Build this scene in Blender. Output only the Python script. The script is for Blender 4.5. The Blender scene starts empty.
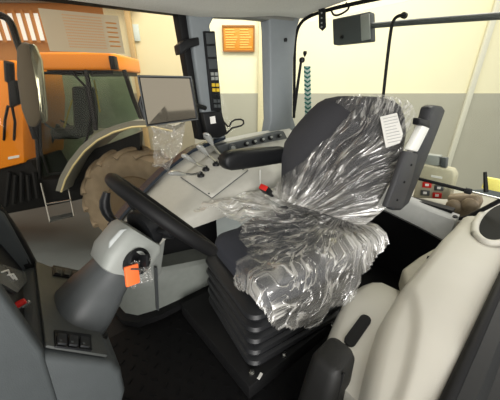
import bpy, bmesh, math, random
from mathutils import Vector, Matrix, noise
random.seed(4)
V = Vector
S = bpy.context.scene
COL = S.collection
# ------------------------------------------------------------------ camera
FPX, HZ, CH, AZ = 260.0, 88.0, 1.25, math.radians(50)
PITCH = math.atan((200 - HZ) / FPX)
FW = V((math.cos(AZ), math.sin(AZ), 0)); RT = V((math.sin(AZ), -math.cos(AZ), 0)); ZZ = V((0, 0, 1))
DIR = FW * math.cos(PITCH) - ZZ * math.sin(PITCH); UP = FW * math.sin(PITCH) + ZZ * math.cos(PITCH)
EYE = V((0, 0, CH))
cd = bpy.data.cameras.new('camera'); cam = bpy.data.objects.new('camera', cd); COL.objects.link(cam)
cd.sensor_fit = 'HORIZONTAL'; cd.sensor_width = 36; cd.lens = 36 * FPX / 500; cd.clip_start = 0.02
R3 = Matrix((RT, UP, -DIR)).transposed().to_4x4(); R3.translation = EYE
cam.matrix_world = R3
S.camera = cam
# ------------------------------------------------------------------ light
w = bpy.data.worlds.new('world'); S.world = w; w.use_nodes = True
bg = w.node_tree.nodes['Background']; bg.inputs[0].default_value = (1.0, 0.98, 0.94, 1); bg.inputs[1].default_value = 1.0
def area(name, loc, target, size, power, col=(1, 1, 1)):
    l = bpy.data.lights.new(name, 'AREA'); l.energy = power; l.size = size; l.color = col
    o = bpy.data.objects.new(name, l); COL.objects.link(o); o.location = loc
    o.rotation_euler = (V(target) - V(loc)).to_track_quat('-Z', 'Y').to_euler(); return o
area('hall_fill_light', (2.0, 3.5, 5.2), (2.0, 4.5, 0), 3.0, 260, (1, .97, .9))  # unseen overhead lights, this and the next, added to light the hall walls
area('hall_fill_light', (4.5, 0.8, 5.2), (3.5, 2.0, 0), 3.0, 240, (1, .96, .88))
area('door_daylight', (-1.3, -2.4, 1.0), (0.9, 0.9, 1.25), 2.4, 170, (1, .98, .95))
S.view_settings.view_transform = 'Standard'; S.view_settings.look = 'None'; S.view_settings.gamma = 1
S.view_settings.use_curve_mapping = False
S.view_settings.exposure = 0.0

# ------------------------------------------------------------------ photo-measuring helpers
def ray(px, py): return DIR * FPX + RT * (px - 250) - UP * (py - 200)
def atz(px, py, z): r = ray(px, py); return EYE + r * ((z - CH) / r.z)
def atx(px, py, x): r = ray(px, py); return EYE + r * (x / r.x)
def aty(px, py, y): r = ray(px, py); return EYE + r * (y / r.y)
def atd(px, py, d): r = ray(px, py); return EYE + r * (d / r.dot(FW))

# ------------------------------------------------------------------ materials
MATS = {}
def srgb(c):
    return tuple(((x / 255) / 12.92 if x / 255 <= .04045 else ((x / 255 + .055) / 1.055) ** 2.4) for x in c) + (1,)
def mat(name, rgb, rough=.5, metal=0, spec=.5, noise_amt=.12, scale=30, bump=0, bscale=200, coat=0, emit=None):
    if name in MATS: return MATS[name]
    m = bpy.data.materials.new(name); m.use_nodes = True; nt = m.node_tree; n = nt.nodes; L = nt.links
    b = n['Principled BSDF']; c = srgb(rgb)
    b.inputs['Roughness'].default_value = rough; b.inputs['Metallic'].default_value = metal
    b.inputs['Specular IOR Level'].default_value = spec; b.inputs['Coat Weight'].default_value = coat
    tc = n.new('ShaderNodeTexCoord')
    nz = n.new('ShaderNodeTexNoise'); nz.inputs['Scale'].default_value = scale; nz.inputs['Detail'].default_value = 5
    L.new(tc.outputs['Object'], nz.inputs['Vector'])
    mx = n.new('ShaderNodeMix'); mx.data_type = 'RGBA'
    mx.inputs[6].default_value = tuple(x * (1 - noise_amt) for x in c[:3]) + (1,)
    mx.inputs[7].default_value = tuple(min(1, x * (1 + noise_amt)) for x in c[:3]) + (1,)
    L.new(nz.outputs['Fac'], mx.inputs[0]); L.new(mx.outputs[2], b.inputs['Base Color'])
    if bump:
        n2 = n.new('ShaderNodeTexNoise'); n2.inputs['Scale'].default_value = bscale; n2.inputs['Detail'].default_value = 3
        L.new(tc.outputs['Object'], n2.inputs['Vector'])
        bp = n.new('ShaderNodeBump'); bp.inputs['Strength'].default_value = bump; bp.inputs['Distance'].default_value = .002
        L.new(n2.outputs['Fac'], bp.inputs['Height']); L.new(bp.outputs[0], b.inputs['Normal'])
    if emit: b.inputs['Emission Color'].default_value = c; b.inputs['Emission Strength'].default_value = emit
    MATS[name] = m; return m
def glassmat(name, tint, fac, rough=.03):
    m = bpy.data.materials.new(name); m.use_nodes = True; nt = m.node_tree; n = nt.nodes; L = nt.links
    n.remove(n['Principled BSDF']); out = n['Material Output']
    t = n.new('ShaderNodeBsdfTransparent'); t.inputs[0].default_value = tint
    g = n.new('ShaderNodeBsdfGlossy'); g.inputs['Roughness'].default_value = rough
    lw = n.new('ShaderNodeLayerWeight'); lw.inputs['Blend'].default_value = .25
    ma = n.new('ShaderNodeMath'); ma.operation = 'MULTIPLY'; ma.inputs[1].default_value = fac
    L.new(lw.outputs['Fresnel'], ma.inputs[0])
    mx = n.new('ShaderNodeMixShader'); L.new(ma.outputs[0], mx.inputs[0]); L.new(t.outputs[0], mx.inputs[1]); L.new(g.outputs[0], mx.inputs[2])
    L.new(mx.outputs[0], out.inputs[0]); MATS[name] = m; return m
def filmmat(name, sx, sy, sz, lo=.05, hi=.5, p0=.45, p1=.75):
    """creased clear polythene: clear film, milky along its creases with fold glints painted in, glossy all over"""
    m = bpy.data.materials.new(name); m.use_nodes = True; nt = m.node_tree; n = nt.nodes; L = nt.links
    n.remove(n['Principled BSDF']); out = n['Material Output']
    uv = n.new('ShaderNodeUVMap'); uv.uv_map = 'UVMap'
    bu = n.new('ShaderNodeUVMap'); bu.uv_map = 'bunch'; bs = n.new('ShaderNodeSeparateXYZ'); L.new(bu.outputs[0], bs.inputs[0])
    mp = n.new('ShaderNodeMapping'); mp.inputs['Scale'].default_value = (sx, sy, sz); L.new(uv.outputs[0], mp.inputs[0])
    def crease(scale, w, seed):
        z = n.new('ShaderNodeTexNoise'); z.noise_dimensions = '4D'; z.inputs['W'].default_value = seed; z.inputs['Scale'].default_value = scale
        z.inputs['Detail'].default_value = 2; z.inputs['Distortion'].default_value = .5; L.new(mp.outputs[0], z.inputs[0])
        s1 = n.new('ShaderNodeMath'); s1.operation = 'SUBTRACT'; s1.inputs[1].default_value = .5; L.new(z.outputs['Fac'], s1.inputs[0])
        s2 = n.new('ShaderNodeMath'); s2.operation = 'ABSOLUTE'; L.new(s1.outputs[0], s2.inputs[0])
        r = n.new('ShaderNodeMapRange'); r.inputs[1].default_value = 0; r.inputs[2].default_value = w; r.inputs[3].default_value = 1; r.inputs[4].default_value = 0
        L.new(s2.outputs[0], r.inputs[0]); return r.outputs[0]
    c1, c2, c3 = crease(1, .035, 1.3), crease(2.1, .035, 7.7), crease(.5, .12, 4.1)  # white streaks: reflections off the folds, painted in as haze
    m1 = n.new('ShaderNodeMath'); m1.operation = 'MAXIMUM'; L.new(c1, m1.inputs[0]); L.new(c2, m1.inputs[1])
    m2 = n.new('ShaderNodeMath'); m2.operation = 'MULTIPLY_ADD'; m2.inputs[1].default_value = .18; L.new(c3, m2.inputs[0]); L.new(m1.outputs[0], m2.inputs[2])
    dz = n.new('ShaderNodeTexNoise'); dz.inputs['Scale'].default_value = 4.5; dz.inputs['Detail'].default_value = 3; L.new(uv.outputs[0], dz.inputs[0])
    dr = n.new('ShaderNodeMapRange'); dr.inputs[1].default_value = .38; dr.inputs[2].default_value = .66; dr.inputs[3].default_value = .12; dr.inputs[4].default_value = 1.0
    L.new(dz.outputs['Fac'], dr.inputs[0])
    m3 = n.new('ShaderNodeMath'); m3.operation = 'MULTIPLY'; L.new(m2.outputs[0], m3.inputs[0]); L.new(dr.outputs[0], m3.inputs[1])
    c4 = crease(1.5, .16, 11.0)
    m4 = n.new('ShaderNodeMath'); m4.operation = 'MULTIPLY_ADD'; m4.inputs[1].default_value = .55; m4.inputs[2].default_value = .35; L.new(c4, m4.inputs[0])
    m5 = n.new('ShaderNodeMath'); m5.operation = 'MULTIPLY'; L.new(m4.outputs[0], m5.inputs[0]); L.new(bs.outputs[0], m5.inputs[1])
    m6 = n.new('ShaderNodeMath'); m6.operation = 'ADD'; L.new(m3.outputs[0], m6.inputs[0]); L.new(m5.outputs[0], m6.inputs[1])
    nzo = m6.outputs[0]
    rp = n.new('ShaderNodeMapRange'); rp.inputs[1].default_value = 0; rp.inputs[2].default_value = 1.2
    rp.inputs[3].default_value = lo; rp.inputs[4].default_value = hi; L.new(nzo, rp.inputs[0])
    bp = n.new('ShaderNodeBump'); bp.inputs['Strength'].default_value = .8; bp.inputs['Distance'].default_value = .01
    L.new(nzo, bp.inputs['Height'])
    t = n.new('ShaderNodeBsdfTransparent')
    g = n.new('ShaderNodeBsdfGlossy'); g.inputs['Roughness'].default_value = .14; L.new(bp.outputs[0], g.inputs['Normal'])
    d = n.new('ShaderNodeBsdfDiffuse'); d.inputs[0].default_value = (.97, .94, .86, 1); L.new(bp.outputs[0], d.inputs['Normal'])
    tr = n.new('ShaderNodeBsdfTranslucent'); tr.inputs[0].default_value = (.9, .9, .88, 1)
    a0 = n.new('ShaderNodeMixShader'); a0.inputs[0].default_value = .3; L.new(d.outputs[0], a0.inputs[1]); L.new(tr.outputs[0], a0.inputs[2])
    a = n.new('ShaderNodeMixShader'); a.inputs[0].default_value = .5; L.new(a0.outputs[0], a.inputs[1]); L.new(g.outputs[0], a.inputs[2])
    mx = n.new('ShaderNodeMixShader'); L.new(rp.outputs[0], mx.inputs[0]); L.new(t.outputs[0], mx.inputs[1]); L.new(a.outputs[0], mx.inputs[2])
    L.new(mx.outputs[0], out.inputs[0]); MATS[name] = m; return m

BLACK = mat('black_plastic', (17, 18, 20), .45, spec=.3, bump=.15)
RUBBER = mat('black_rubber', (12, 12, 13), .6, spec=.25, bump=.2)
DASH = mat('charcoal_plastic', (64, 68, 69), .55, spec=.35, bump=.25, bscale=400)
DGREY = mat('dark_grey_plastic', (70, 73, 74), .42, bump=.15, bscale=400)
LGREY = mat('light_grey_plastic', (182, 180, 170), .5, bump=.15, bscale=400, noise_amt=.06)
MGREY = mat('grey_plastic', (140, 143, 138), .5, bump=.15, bscale=400, noise_amt=.06)
PILLAR = mat('blue_grey_plastic', (124, 130, 133), .5, bump=.15, bscale=300, noise_amt=.06)
BEIGE = mat('beige_plastic', (194, 191, 180), .5, bump=.2, bscale=500, noise_amt=.05, scale=6)
LINER = mat('speckled_headliner', (236, 231, 216), .9, noise_amt=.35, scale=220, bump=.4)
FABRIC = mat('charcoal_fabric', (52, 52, 56), .85, noise_amt=.3, scale=300, bump=.6, bscale=500)
FABRIC2 = mat('blue_black_fabric', (44, 47, 56), .85, noise_amt=.35, scale=400, bump=.6, bscale=600)
STEEL = mat('steel', (190, 190, 186), .25, 1, noise_amt=.05)
CHROME = mat('satin_chrome', (205, 205, 200), .22, .9, noise_amt=.03)
GUNM = mat('grey_steel', (95, 98, 98), .4, .6)
WHITE = mat('white_plastic', (225, 225, 218), .5, noise_amt=.04)
PAPER = mat('white_paper', (232, 230, 224), .8, noise_amt=.04)
INK = mat('grey_print', (176, 176, 176), .8)
RED = mat('red_plastic', (200, 36, 30), .4)
ORANGE = mat('orange_paint', (240, 142, 22), .35, coat=.3, noise_amt=.04)
ORTAG = mat('orange_tag', (240, 110, 50), .5)
TAN = mat('tan_orange_paint', (188, 128, 70), .6, noise_amt=.06)
YELLOW = mat('yellow_plastic', (216, 180, 40), .5)
TEAL = mat('teal_webbing', (40, 120, 108), .8)
MAT_FLOOR = mat('black_floor_mat', (8, 8, 9), .7, spec=.15, bump=.3)
TYRE = mat('dusty_tyre', (140, 126, 106), .9, noise_amt=.35, scale=9, bump=.5, bscale=60)
CONC = mat('concrete', (90, 97, 100), .6, noise_amt=.2, scale=2.5, bump=.1)
CREAM = mat('cream_wall', (234, 226, 190), .8, noise_amt=.03, scale=2)
WGREY = mat('grey_wall', (172, 168, 150), .8, noise_amt=.04, scale=2)
FENDERG = mat('grey_fender', (128, 128, 120), .5, noise_amt=.1)
CREAMP = mat('cream_trim', (214, 200, 150), .5)
SCREEN = mat('screen_glass', (150, 142, 126), .06, .75, noise_amt=.02)
DISPLAY = mat('grey_display', (92, 94, 92), .25, noise_amt=.05)
BROWN = mat('dusty_brown_lens', (120, 106, 84), .5, noise_amt=.3, scale=60)
TINT = glassmat('tinted_side_glass', (.90, .87, .81, 1), .4)
GLASS = glassmat('clear_glass', (.97, .985, .97, 1), .35)
SMOKE = glassmat('greenish_glass', (.62, .70, .63, 1), 1.0, .05)
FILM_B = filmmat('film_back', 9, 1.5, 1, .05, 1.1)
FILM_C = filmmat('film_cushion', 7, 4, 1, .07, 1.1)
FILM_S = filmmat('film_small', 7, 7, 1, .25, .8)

# ------------------------------------------------------------------ mesh helpers
def wt(o):
    t = V((0, 0, 0))
    while o: t += o.location; o = o.parent
    return t
def obj(name, bm, m, parent=None, smooth=True, ang=38, sub=0, local=False, keep=False):
    """link bm (in world coordinates, or the parent's frame when local) as ONE mesh object"""
    bmesh.ops.recalc_face_normals(bm, faces=bm.faces) if not keep else None
    for f in bm.faces: f.smooth = smooth
    if smooth:
        for e in bm.edges:
            if len(e.link_faces) == 2 and e.calc_face_angle(0) > math.radians(ang): e.smooth = False
    me = bpy.data.meshes.new(name)
    o = bpy.data.objects.new(name, me); COL.objects.link(o)
    if parent is None:
        xs = [v.co for v in bm.verts]
        c = V(((min(p.x for p in xs) + max(p.x for p in xs)) / 2, (min(p.y for p in xs) + max(p.y for p in xs)) / 2, min(p.z for p in xs)))
        for v in bm.verts: v.co -= c
        o.location = c
    else:
        o.parent = parent
        if not local: o.location = -wt(parent)
    bm.to_mesh(me); bm.free()
    for mm in (m if isinstance(m, (list, tuple)) else [m]): me.materials.append(mm)
    if sub:
        md = o.modifiers.new('sub', 'SUBSURF'); md.levels = sub; md.render_levels = sub
    return o
def tag(o, label, cat, group=None, kind=None):
    o['label'] = label; o['category'] = cat
    if group: o['group'] = group
    if kind: o['kind'] = kind
    return o
def thing(name, label, cat, loc=(0, 0, 0), rz=0, group=None):
    o = bpy.data.objects.new(name, None); COL.objects.link(o); o.location = loc; o.rotation_euler = (0, 0, rz)
    o.empty_display_size = .05
    return tag(o, label, cat, group)
def struct(name, bm, m, **k):
    o = obj(name, bm, m, **k); o['kind'] = 'structure'; return o
def B(): return bmesh.new()
def bev(bm, geom_verts, w, seg=2, ang=30):
    vs = set(geom_verts)
    es = [e for e in bm.edges if e.verts[0] in vs and e.verts[1] in vs and len(e.link_faces) == 2 and e.calc_face_angle(0) > math.radians(ang)]
    if es: bmesh.ops.bevel(bm, geom=es, offset=w, segments=seg, affect='EDGES', profile=.5, clamp_overlap=True)
def box(bm, c, s, rot=None, bevel=0, seg=2):
    r = bmesh.ops.create_cube(bm, size=1)
    M = Matrix.Translation(V(c)) @ (rot.to_4x4() if rot else Matrix.Identity(4)) @ Matrix.Diagonal((s[0], s[1], s[2], 1))
    bmesh.ops.transform(bm, matrix=M, verts=r['verts'])
    if bevel: bev(bm, r['verts'], bevel, seg)
    return bm
def prism(bm, pts, vec, bevel=0, seg=2):
    """closed polygon of 3D points extruded along vec"""
    vec = V(vec); n = len(pts)
    a = [bm.verts.new(V(p)) for p in pts]; b = [bm.verts.new(V(p) + vec) for p in pts]
    bm.faces.new(a); bm.faces.new(b[::-1])
    for i in range(n): bm.faces.new((a[i], b[i], b[(i + 1) % n], a[(i + 1) % n]))
    bmesh.ops.recalc_face_normals(bm, faces=bm.faces)
    if bevel: bev(bm, a + b, bevel, seg)
    return bm
def tube(bm, pts, r, seg=10, cap=True, smooth_n=0, flat=1):
    pts = [V(p) for p in pts]
    rs = list(r) if isinstance(r, (list, tuple)) else [r] * len(pts)
    for _ in range(smooth_n):
        q = [pts[0]]; s = [rs[0]]
        for i in range(len(pts) - 1):
            q += [pts[i] * .75 + pts[i + 1] * .25, pts[i] * .25 + pts[i + 1] * .75]; s += [rs[i] * .75 + rs[i + 1] * .25, rs[i] * .25 + rs[i + 1] * .75]
        q.append(pts[-1]); s.append(rs[-1]); pts, rs = q, s
    t0 = (pts[1] - pts[0]).normalized()
    ref = V((0, 0, 1)) if abs(t0.z) < .9 else V((1, 0, 0))
    nrm = (ref - t0 * ref.dot(t0)).normalized(); rings = []
    for i, p in enumerate(pts):
        t = (pts[min(i + 1, len(pts) - 1)] - pts[max(i - 1, 0)]).normalized()
        nrm = (nrm - t * nrm.dot(t)).normalized(); bn = t.cross(nrm)
        rings.append([bm.verts.new(p + (nrm * math.cos(k * 2 * math.pi / seg) * flat + bn * math.sin(k * 2 * math.pi / seg)) * rs[i]) for k in range(seg)])
    for i in range(len(rings) - 1):
        for k in range(seg):
            bm.faces.new((rings[i][k], rings[i][(k + 1) % seg], rings[i + 1][(k + 1) % seg], rings[i + 1][k]))
    if cap: bm.faces.new(rings[0][::-1]); bm.faces.new(rings[-1])
    return bm
def lathe(bm, prof, c, axis, seg=24, cap=True):
    """prof: list of (radius, height along axis)"""
    a = V(axis).normalized(); ref = V((0, 0, 1)) if abs(a.z) < .9 else V((1, 0, 0))
    u = (ref - a * ref.dot(a)).normalized(); v = a.cross(u); c = V(c)
    rings = [[bm.verts.new(c + a * h + (u * math.cos(k * 2 * math.pi / seg) + v * math.sin(k * 2 * math.pi / seg)) * max(r, 1e-4)) for k in range(seg)] for r, h in prof]
    for i in range(len(rings) - 1):
        for k in range(seg):
            bm.faces.new((rings[i][k], rings[i][(k + 1) % seg], rings[i + 1][(k + 1) % seg], rings[i + 1][k]))
    if cap: bm.faces.new(rings[0][::-1]); bm.faces.new(rings[-1])
    return bm
def torus(bm, c, axis, R, r, seg=48, sr=12):
    a = V(axis).normalized(); ref = V((0, 0, 1)) if abs(a.z) < .9 else V((1, 0, 0))
    u = (ref - a * ref.dot(a)).normalized(); v = a.cross(u); c = V(c); rings = []
    for k in range(seg):
        t = k * 2 * math.pi / seg; d = u * math.cos(t) + v * math.sin(t)
        rings.append([bm.verts.new(c + d * (R + r * math.cos(q * 2 * math.pi / sr)) + a * r * math.sin(q * 2 * math.pi / sr)) for q in range(sr)])
    for k in range(seg):
        for q in range(sr):
            bm.faces.new((rings[k][q], rings[(k + 1) % seg][q], rings[(k + 1) % seg][(q + 1) % sr], rings[k][(q + 1) % sr]))
    return bm
def loft(bm, rows, closed=False, cap=False):
    R = [[bm.verts.new(V(p)) for p in row] for row in rows]; n = len(R[0])
    for i in range(len(R) - 1):
        for k in range(n if closed else n - 1):
            bm.faces.new((R[i][k], R[i][(k + 1) % n], R[i + 1][(k + 1) % n], R[i + 1][k]))
    if cap: bm.faces.new(R[0][::-1]); bm.faces.new(R[-1])
    return bm
def frame3(z, x=None):
    z = V(z).normalized(); x = V(x) if x else (V((0, 0, 1)) if abs(z.z) < .9 else V((1, 0, 0)))
    x = (x - z * x.dot(z)).normalized(); y = z.cross(x)
    return Matrix((x, y, z)).transposed()
def lerp(a, b, t): return a + (b - a) * t
def interp(tab, x):
    if x <= tab[0][0]: return tab[0][1:]
    for p, q in zip(tab, tab[1:]):
        if x <= q[0]:
            t = (x - p[0]) / (q[0] - p[0]); return tuple(lerp(a, b, t) for a, b in zip(p[1:], q[1:]))
    return tab[-1][1:]
def dup(root, loc, rot=None, label=None, group=None):
    r = root.copy(); COL.objects.link(r); r.location = loc
    if rot is not None: r.rotation_euler = rot
    if label: r['label'] = label
    if group: r['group'] = group
    for ch in list(root.children):
        c = ch.copy(); COL.objects.link(c); c.parent = r
        for g in ch.children:
            d = g.copy(); COL.objects.link(d); d.parent = c
    return r

# ================================================================== THE HALL
GZ = -1.2
def hall(l, d, z): return EYE * 0 + FW * d + RT * l + V((0, 0, z))
bm = B(); prism(bm, [hall(-12, -7, GZ), hall(12, -7, GZ), hall(12, 6.6, GZ), hall(-12, 6.6, GZ)], (0, 0, -.1))
struct('floor', bm, CONC)
WD = 6.4
bm = B(); prism(bm, [hall(-3.0, WD, 1.14), hall(12, WD, 1.14), hall(12, WD, 6), hall(-3.0, WD, 6)], FW * .2); struct('wall_back', bm, CREAM)
bm = B(); prism(bm, [hall(-3.0, WD - .02, GZ), hall(12, WD - .02, GZ), hall(12, WD - .02, 1.14), hall(-3.0, WD - .02, 1.14)], FW * .2); struct('wall_back_lower', bm, WGREY)
p = atd(468, 100, WD - .05)
lx = (p - FW * (WD - .05)).dot(RT)
bm = B(); prism(bm, [hall(lx - .06, WD - .08, GZ), hall(lx + .06, WD - .08, GZ), hall(lx + .06, WD - .08, 6), hall(lx - .06, WD - .08, 6)], FW * .06, .01); struct('trim_1', bm, mat('pale_trim', (214, 210, 190), .7))
lx = (atd(261, 60, WD) - FW * WD).dot(RT)
bm = B(); prism(bm, [hall(lx - .06, WD - .08, GZ), hall(lx + .1, WD - .08, GZ), hall(lx + .1, WD - .08, 6), hall(lx - .06, WD - .08, 6)], FW * .06, .01); struct('trim_2', bm, mat('cream_trim_wall', (226, 214, 172), .7))
# far left: tan roller door with a strip of bright windows
bm = B(); prism(bm, [hall(-12, WD, GZ), hall(-3.0, WD, GZ), hall(-3.0, WD, 6), hall(-12, WD, 6)], FW * .2); struct('wall_left', bm, TAN)
bm = B()
a = atd(-20, 40, WD - .08); b = atd(40, 13, WD - .08)
la, lb = (a).dot(RT), (b).dot(RT)
wz0, wz1 = a.z, b.z
win = struct('window_1', prism(B(), [hall(la, WD - .06, wz0), hall(lb, WD - .06, wz0), hall(lb, WD - .06, wz1), hall(la, WD - .06, wz1)], FW * .04), mat('bright_window', (235, 240, 240), .3, emit=.6))
for i in range(9):
    l = lerp(la, lb, i / 8); box(bm, hall(l, WD - .09, (wz0 + wz1) / 2), (.05, .05, wz1 - wz0 + .1), Matrix.Rotation(-math.radians(40), 3, 'Z'))
obj('window_bar', bm, TAN, win)
# corrugated roof edge strip high on the back wall
bm = B()
for i in range(70):
    l = -6.4 + i * .06; box(bm, hall(l, WD - .25, 2.99 + .0 * i), (.035, .1, .36), Matrix.Rotation(-math.radians(40), 3, 'Z'), .008, 1)
prism(bm, [hall(-6.5, WD - .2, 2.8), hall(-2.2, WD - .2, 2.8), hall(-2.2, WD - .2, 3.2), hall(-6.5, WD - .2, 3.2)], FW * .1)
struct('trim_3', bm, mat('corrugated_grey', (150, 148, 138), .5))
# cream post between door and wall
lx = atd(133, 50, WD - .1).dot(RT)
bm = B(); prism(bm, [hall(lx - .05, WD - .15, GZ), hall(lx + .05, WD - .15, GZ), hall(lx + .05, WD - .15, 6), hall(lx - .05, WD - .15, 6)], FW * .1, .01); struct('trim_4', bm, mat('brown_cream_post', (196, 170, 124), .6))
# notice sheet on wall by the left post
def wall_quad(px0, py0, px1, py1, d):
    a, b, c, e = atd(px0, py1, d), atd(px1, py1, d), atd(px1, py0, d), atd(px0, py0, d)
    l0, l1 = (a.dot(RT) + e.dot(RT)) / 2, (b.dot(RT) + c.dot(RT)) / 2
    return l0, l1, a.z, c.z
l0, l1, z0, z1 = wall_quad(130, 24, 139, 41, WD - .05)
bm = B(); box(bm, hall((l0 + l1) / 2, WD - .03, (z0 + z1) / 2), (l1 - l0, .02, z1 - z0), Matrix.Rotation(-math.radians(40), 3, 'Z'), .004)
tag(obj('notice_sheet', bm, mat('pale_blue_paper', (205, 222, 225), .7)), 'pale blue sheet fixed on cream wall above the display screen', 'notice')
# orange board on wall with rows of pale text lines
l0, l1, z0, z1 = wall_quad(223, 26, 254, 51, WD - .05)
R40 = Matrix.Rotation(-math.radians(40), 3, 'Z')
sg = thing('wall_sign', 'orange framed notice board high on cream wall, seen through side window', 'sign', hall((l0 + l1) / 2, WD - .03, z0))
obj('board', box(B(), hall((l0 + l1) / 2, WD - .03, (z0 + z1) / 2), (l1 - l0, .02, z1 - z0), R40, .004), mat('sign_orange', (214, 138, 30), .6, noise_amt=.1), sg)
bm = B(); W_, H_ = l1 - l0, z1 - z0
for j in range(8):
    for s in (0, 1):
        ww = W_ * (.26 + .14 * random.random())
        box(bm, hall(l0 + W_ * (.08 + .46 * s) + ww / 2, WD - .045, z1 - H_ * (.14 + .1 * j)), (ww, .006, H_ * .04), R40)
obj('text_rows', bm, mat('sign_text', (240, 190, 92), .6), sg)
bm = B()
for s in (0, 1):
    box(bm, hall(lerp(l0, l1, s), WD - .04, (z0 + z1) / 2), (.03, .03, H_ + .03), R40); box(bm, hall((l0 + l1) / 2, WD - .04, lerp(z0, z1, s)), (W_, .03, .03), R40)
obj('frame', bm, mat('sign_frame', (150, 96, 30), .6), sg)

# ================================================================== OTHER TRACTOR (beyond the right-hand window)
TD = 3.8
tl0 = atd(120, 150, TD).dot(RT)
trac = thing('tractor', 'orange tractor with glazed cab and dusty tyre parked beyond the side window', 'tractor', hall(tl0, TD, GZ), -math.radians(40))
def T(px, py, d=0):
    p = atd(px, py, TD + d); return V((p.dot(RT) - tl0, d, p.z - GZ))
def tp(name, bm, m, par=None, **k): return obj(name, bm, m, par or trac, local=True, **k)
# tyre
tc = T(141, 199); tr_ = .83
tc.z = tr_ + .0
bm = B(); prof = []
tw = .25
for r, h in [(.42, -.17), (.5, -.22), (.64, -tw), (.74, -.235), (.785, -.18), (.80, 0), (.785, .18), (.74, .235), (.64, tw), (.5, .22), (.42, .17)]: prof.append((r, h))
lathe(bm, prof, tc, (0, 1, 0), 56, cap=False)
for k in range(17):
    for s in (-1, 1):
        t = (k + (.5 if s > 0 else 0)) * 2 * math.pi / 17
        pts = []
        for f in range(5):
            q = f / 4; tt = t + q * .3; rr = lerp(.81, .735, q ** 3); yy = s * lerp(.0, .25, q)
            pts.append(tc + V((math.cos(tt) * rr, yy, math.sin(tt) * rr)))
        tube(bm, pts, .05, 7, flat=.75)
rw = tp('rear_wheel', bm, TYRE)
tp('rim', lathe(B(), [(.43, -.2), (.44, -.17), (.40, -.12), (.36, .02), (.2, .04), (.18, -.06), (.0, -.06)], tc, (0, 1, 0), 40), mat('tan_rim', (104, 88, 66), .5), rw)
tp('rim_centre', lathe(B(), [(.35, -.02), (.28, -.05), (.17, -.10), (.0, -.10)], tc, (0, 1, 0), 32), ORANGE, rw)
# fender arc
bm = B(); rows = []
fp = [(62, 192), (66, 180), (74, 166), (85, 152), (98, 141), (114, 133), (132, 128), (150, 127), (172, 132)]
for q in fp:
    a = T(*q, -.3); o_ = V((0, 0, .0)); cdir = (a - V((tc.x, -.3, tc.z))).normalized() * .09
    b = a + V((0, .62, 0)); rows.append([a, b, b + cdir, a + cdir])
loft(bm, rows, True, True)
fen = tp('fender', bm, FENDERG)
bm = B(); tube(bm, [T(q[0], q[1], -.32) + (T(q[0], q[1], -.3) - V((tc.x, -.3, tc.z))).normalized() * .01 for q in fp], .013, 8); tp('fender_lip', bm, CREAMP, fen)
bm = B(); prism(bm, [T(70, 190, -.05), T(92, 150, -.05), T(140, 132, -.05), T(140, 165, -.05), T(100, 195, -.05)], (0, .1, 0)); tp('inner_fender', bm, BLACK)
# cab roof
a, b = T(40, 70, -.1), T(111, 52, -.1)
bm = B(); box(bm, ((a.x + b.x) / 2, .35, (a.z + b.z) / 2), (b.x - a.x, .9, b.z - a.z), None, .03, 3); roof = tp('cab_roof', bm, ORANGE)
bm = B(); box(bm, (b.x + .01, -.1, a.z + .08), (.07, .1, .15), None, .01); tp('roof_lamp', bm, BLACK, roof)
bm = B(); box(bm, ((a.x + b.x) / 2, .35, a.z - .02), (b.x - a.x - .1, .8, .05)); tp('roof_seal', bm, BLACK)
# glazing and frames
def quad(pts, d, th=.012): return prism(B(), [T(x, y, d) for x, y in pts], (0, th, 0))
tp('door_glass', quad([(34, 71), (87, 71), (95, 126), (68, 174), (38, 176)], -.05), SMOKE)
tp('quarter_glass', quad([(89, 71), (125, 72), (142, 122), (112, 128), (96, 128)], -.05), SMOKE)
for nm, pts in (('front_pillar', [(33, 68), (36, 120), (40, 178)]), ('middle_pillar', [(86, 68), (91, 100), (96, 130)]), ('rear_pillar', [(124, 70), (133, 98), (144, 126)])):
    bm = B(); tube(bm, [T(x, y, -.06) for x, y in pts], .03, 8); tp(nm, bm, BLACK)
bm = B(); tube(bm, [T(x, y, -.07) for x, y in [(38, 73), (84, 73), (93, 128), (69, 172), (42, 174), (38, 73)]], .016, 8, smooth_n=1)
dfm = tp('door_frame', bm, RUBBER)
bm = B(); box(bm, T(33, 132, -.12), (.05, .05, .2), None, .01); tp('door_handle', bm, BLACK, dfm)
# cab interior
tp('cab_back', quad([(36, 66), (128, 66), (140, 130), (72, 180), (38, 180)], 1.1, .03), mat('green_reflection_back', (170, 182, 164), .7, noise_amt=.6, scale=3))  # mottled green stands in for greenery reflected in the cab glass
bm = B(); box(bm, T(73, 132, .5), (.42, .5, .16), None, .05, 3); box(bm, T(86, 108, .5), (.16, .46, .62), Matrix.Rotation(.2, 3, 'Y'), .05, 3); tp('driver_seat', bm, BLACK)
bm = B(); torus(bm, T(58, 125, .5), (.6, 0, .8), .2, .016, 28, 8); tube(bm, [T(58, 125, .5), T(48, 150, .5)], .03, 8); tp('steering_wheel', bm, BLACK)
tp('grab_bar', tube(B(), [T(64, 128, .1), T(72, 100, .1)], .012, 6), YELLOW); tp('grab_bar', tube(B(), [T(100, 112, .1), T(94, 80, .1)], .012, 6), YELLOW)
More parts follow.
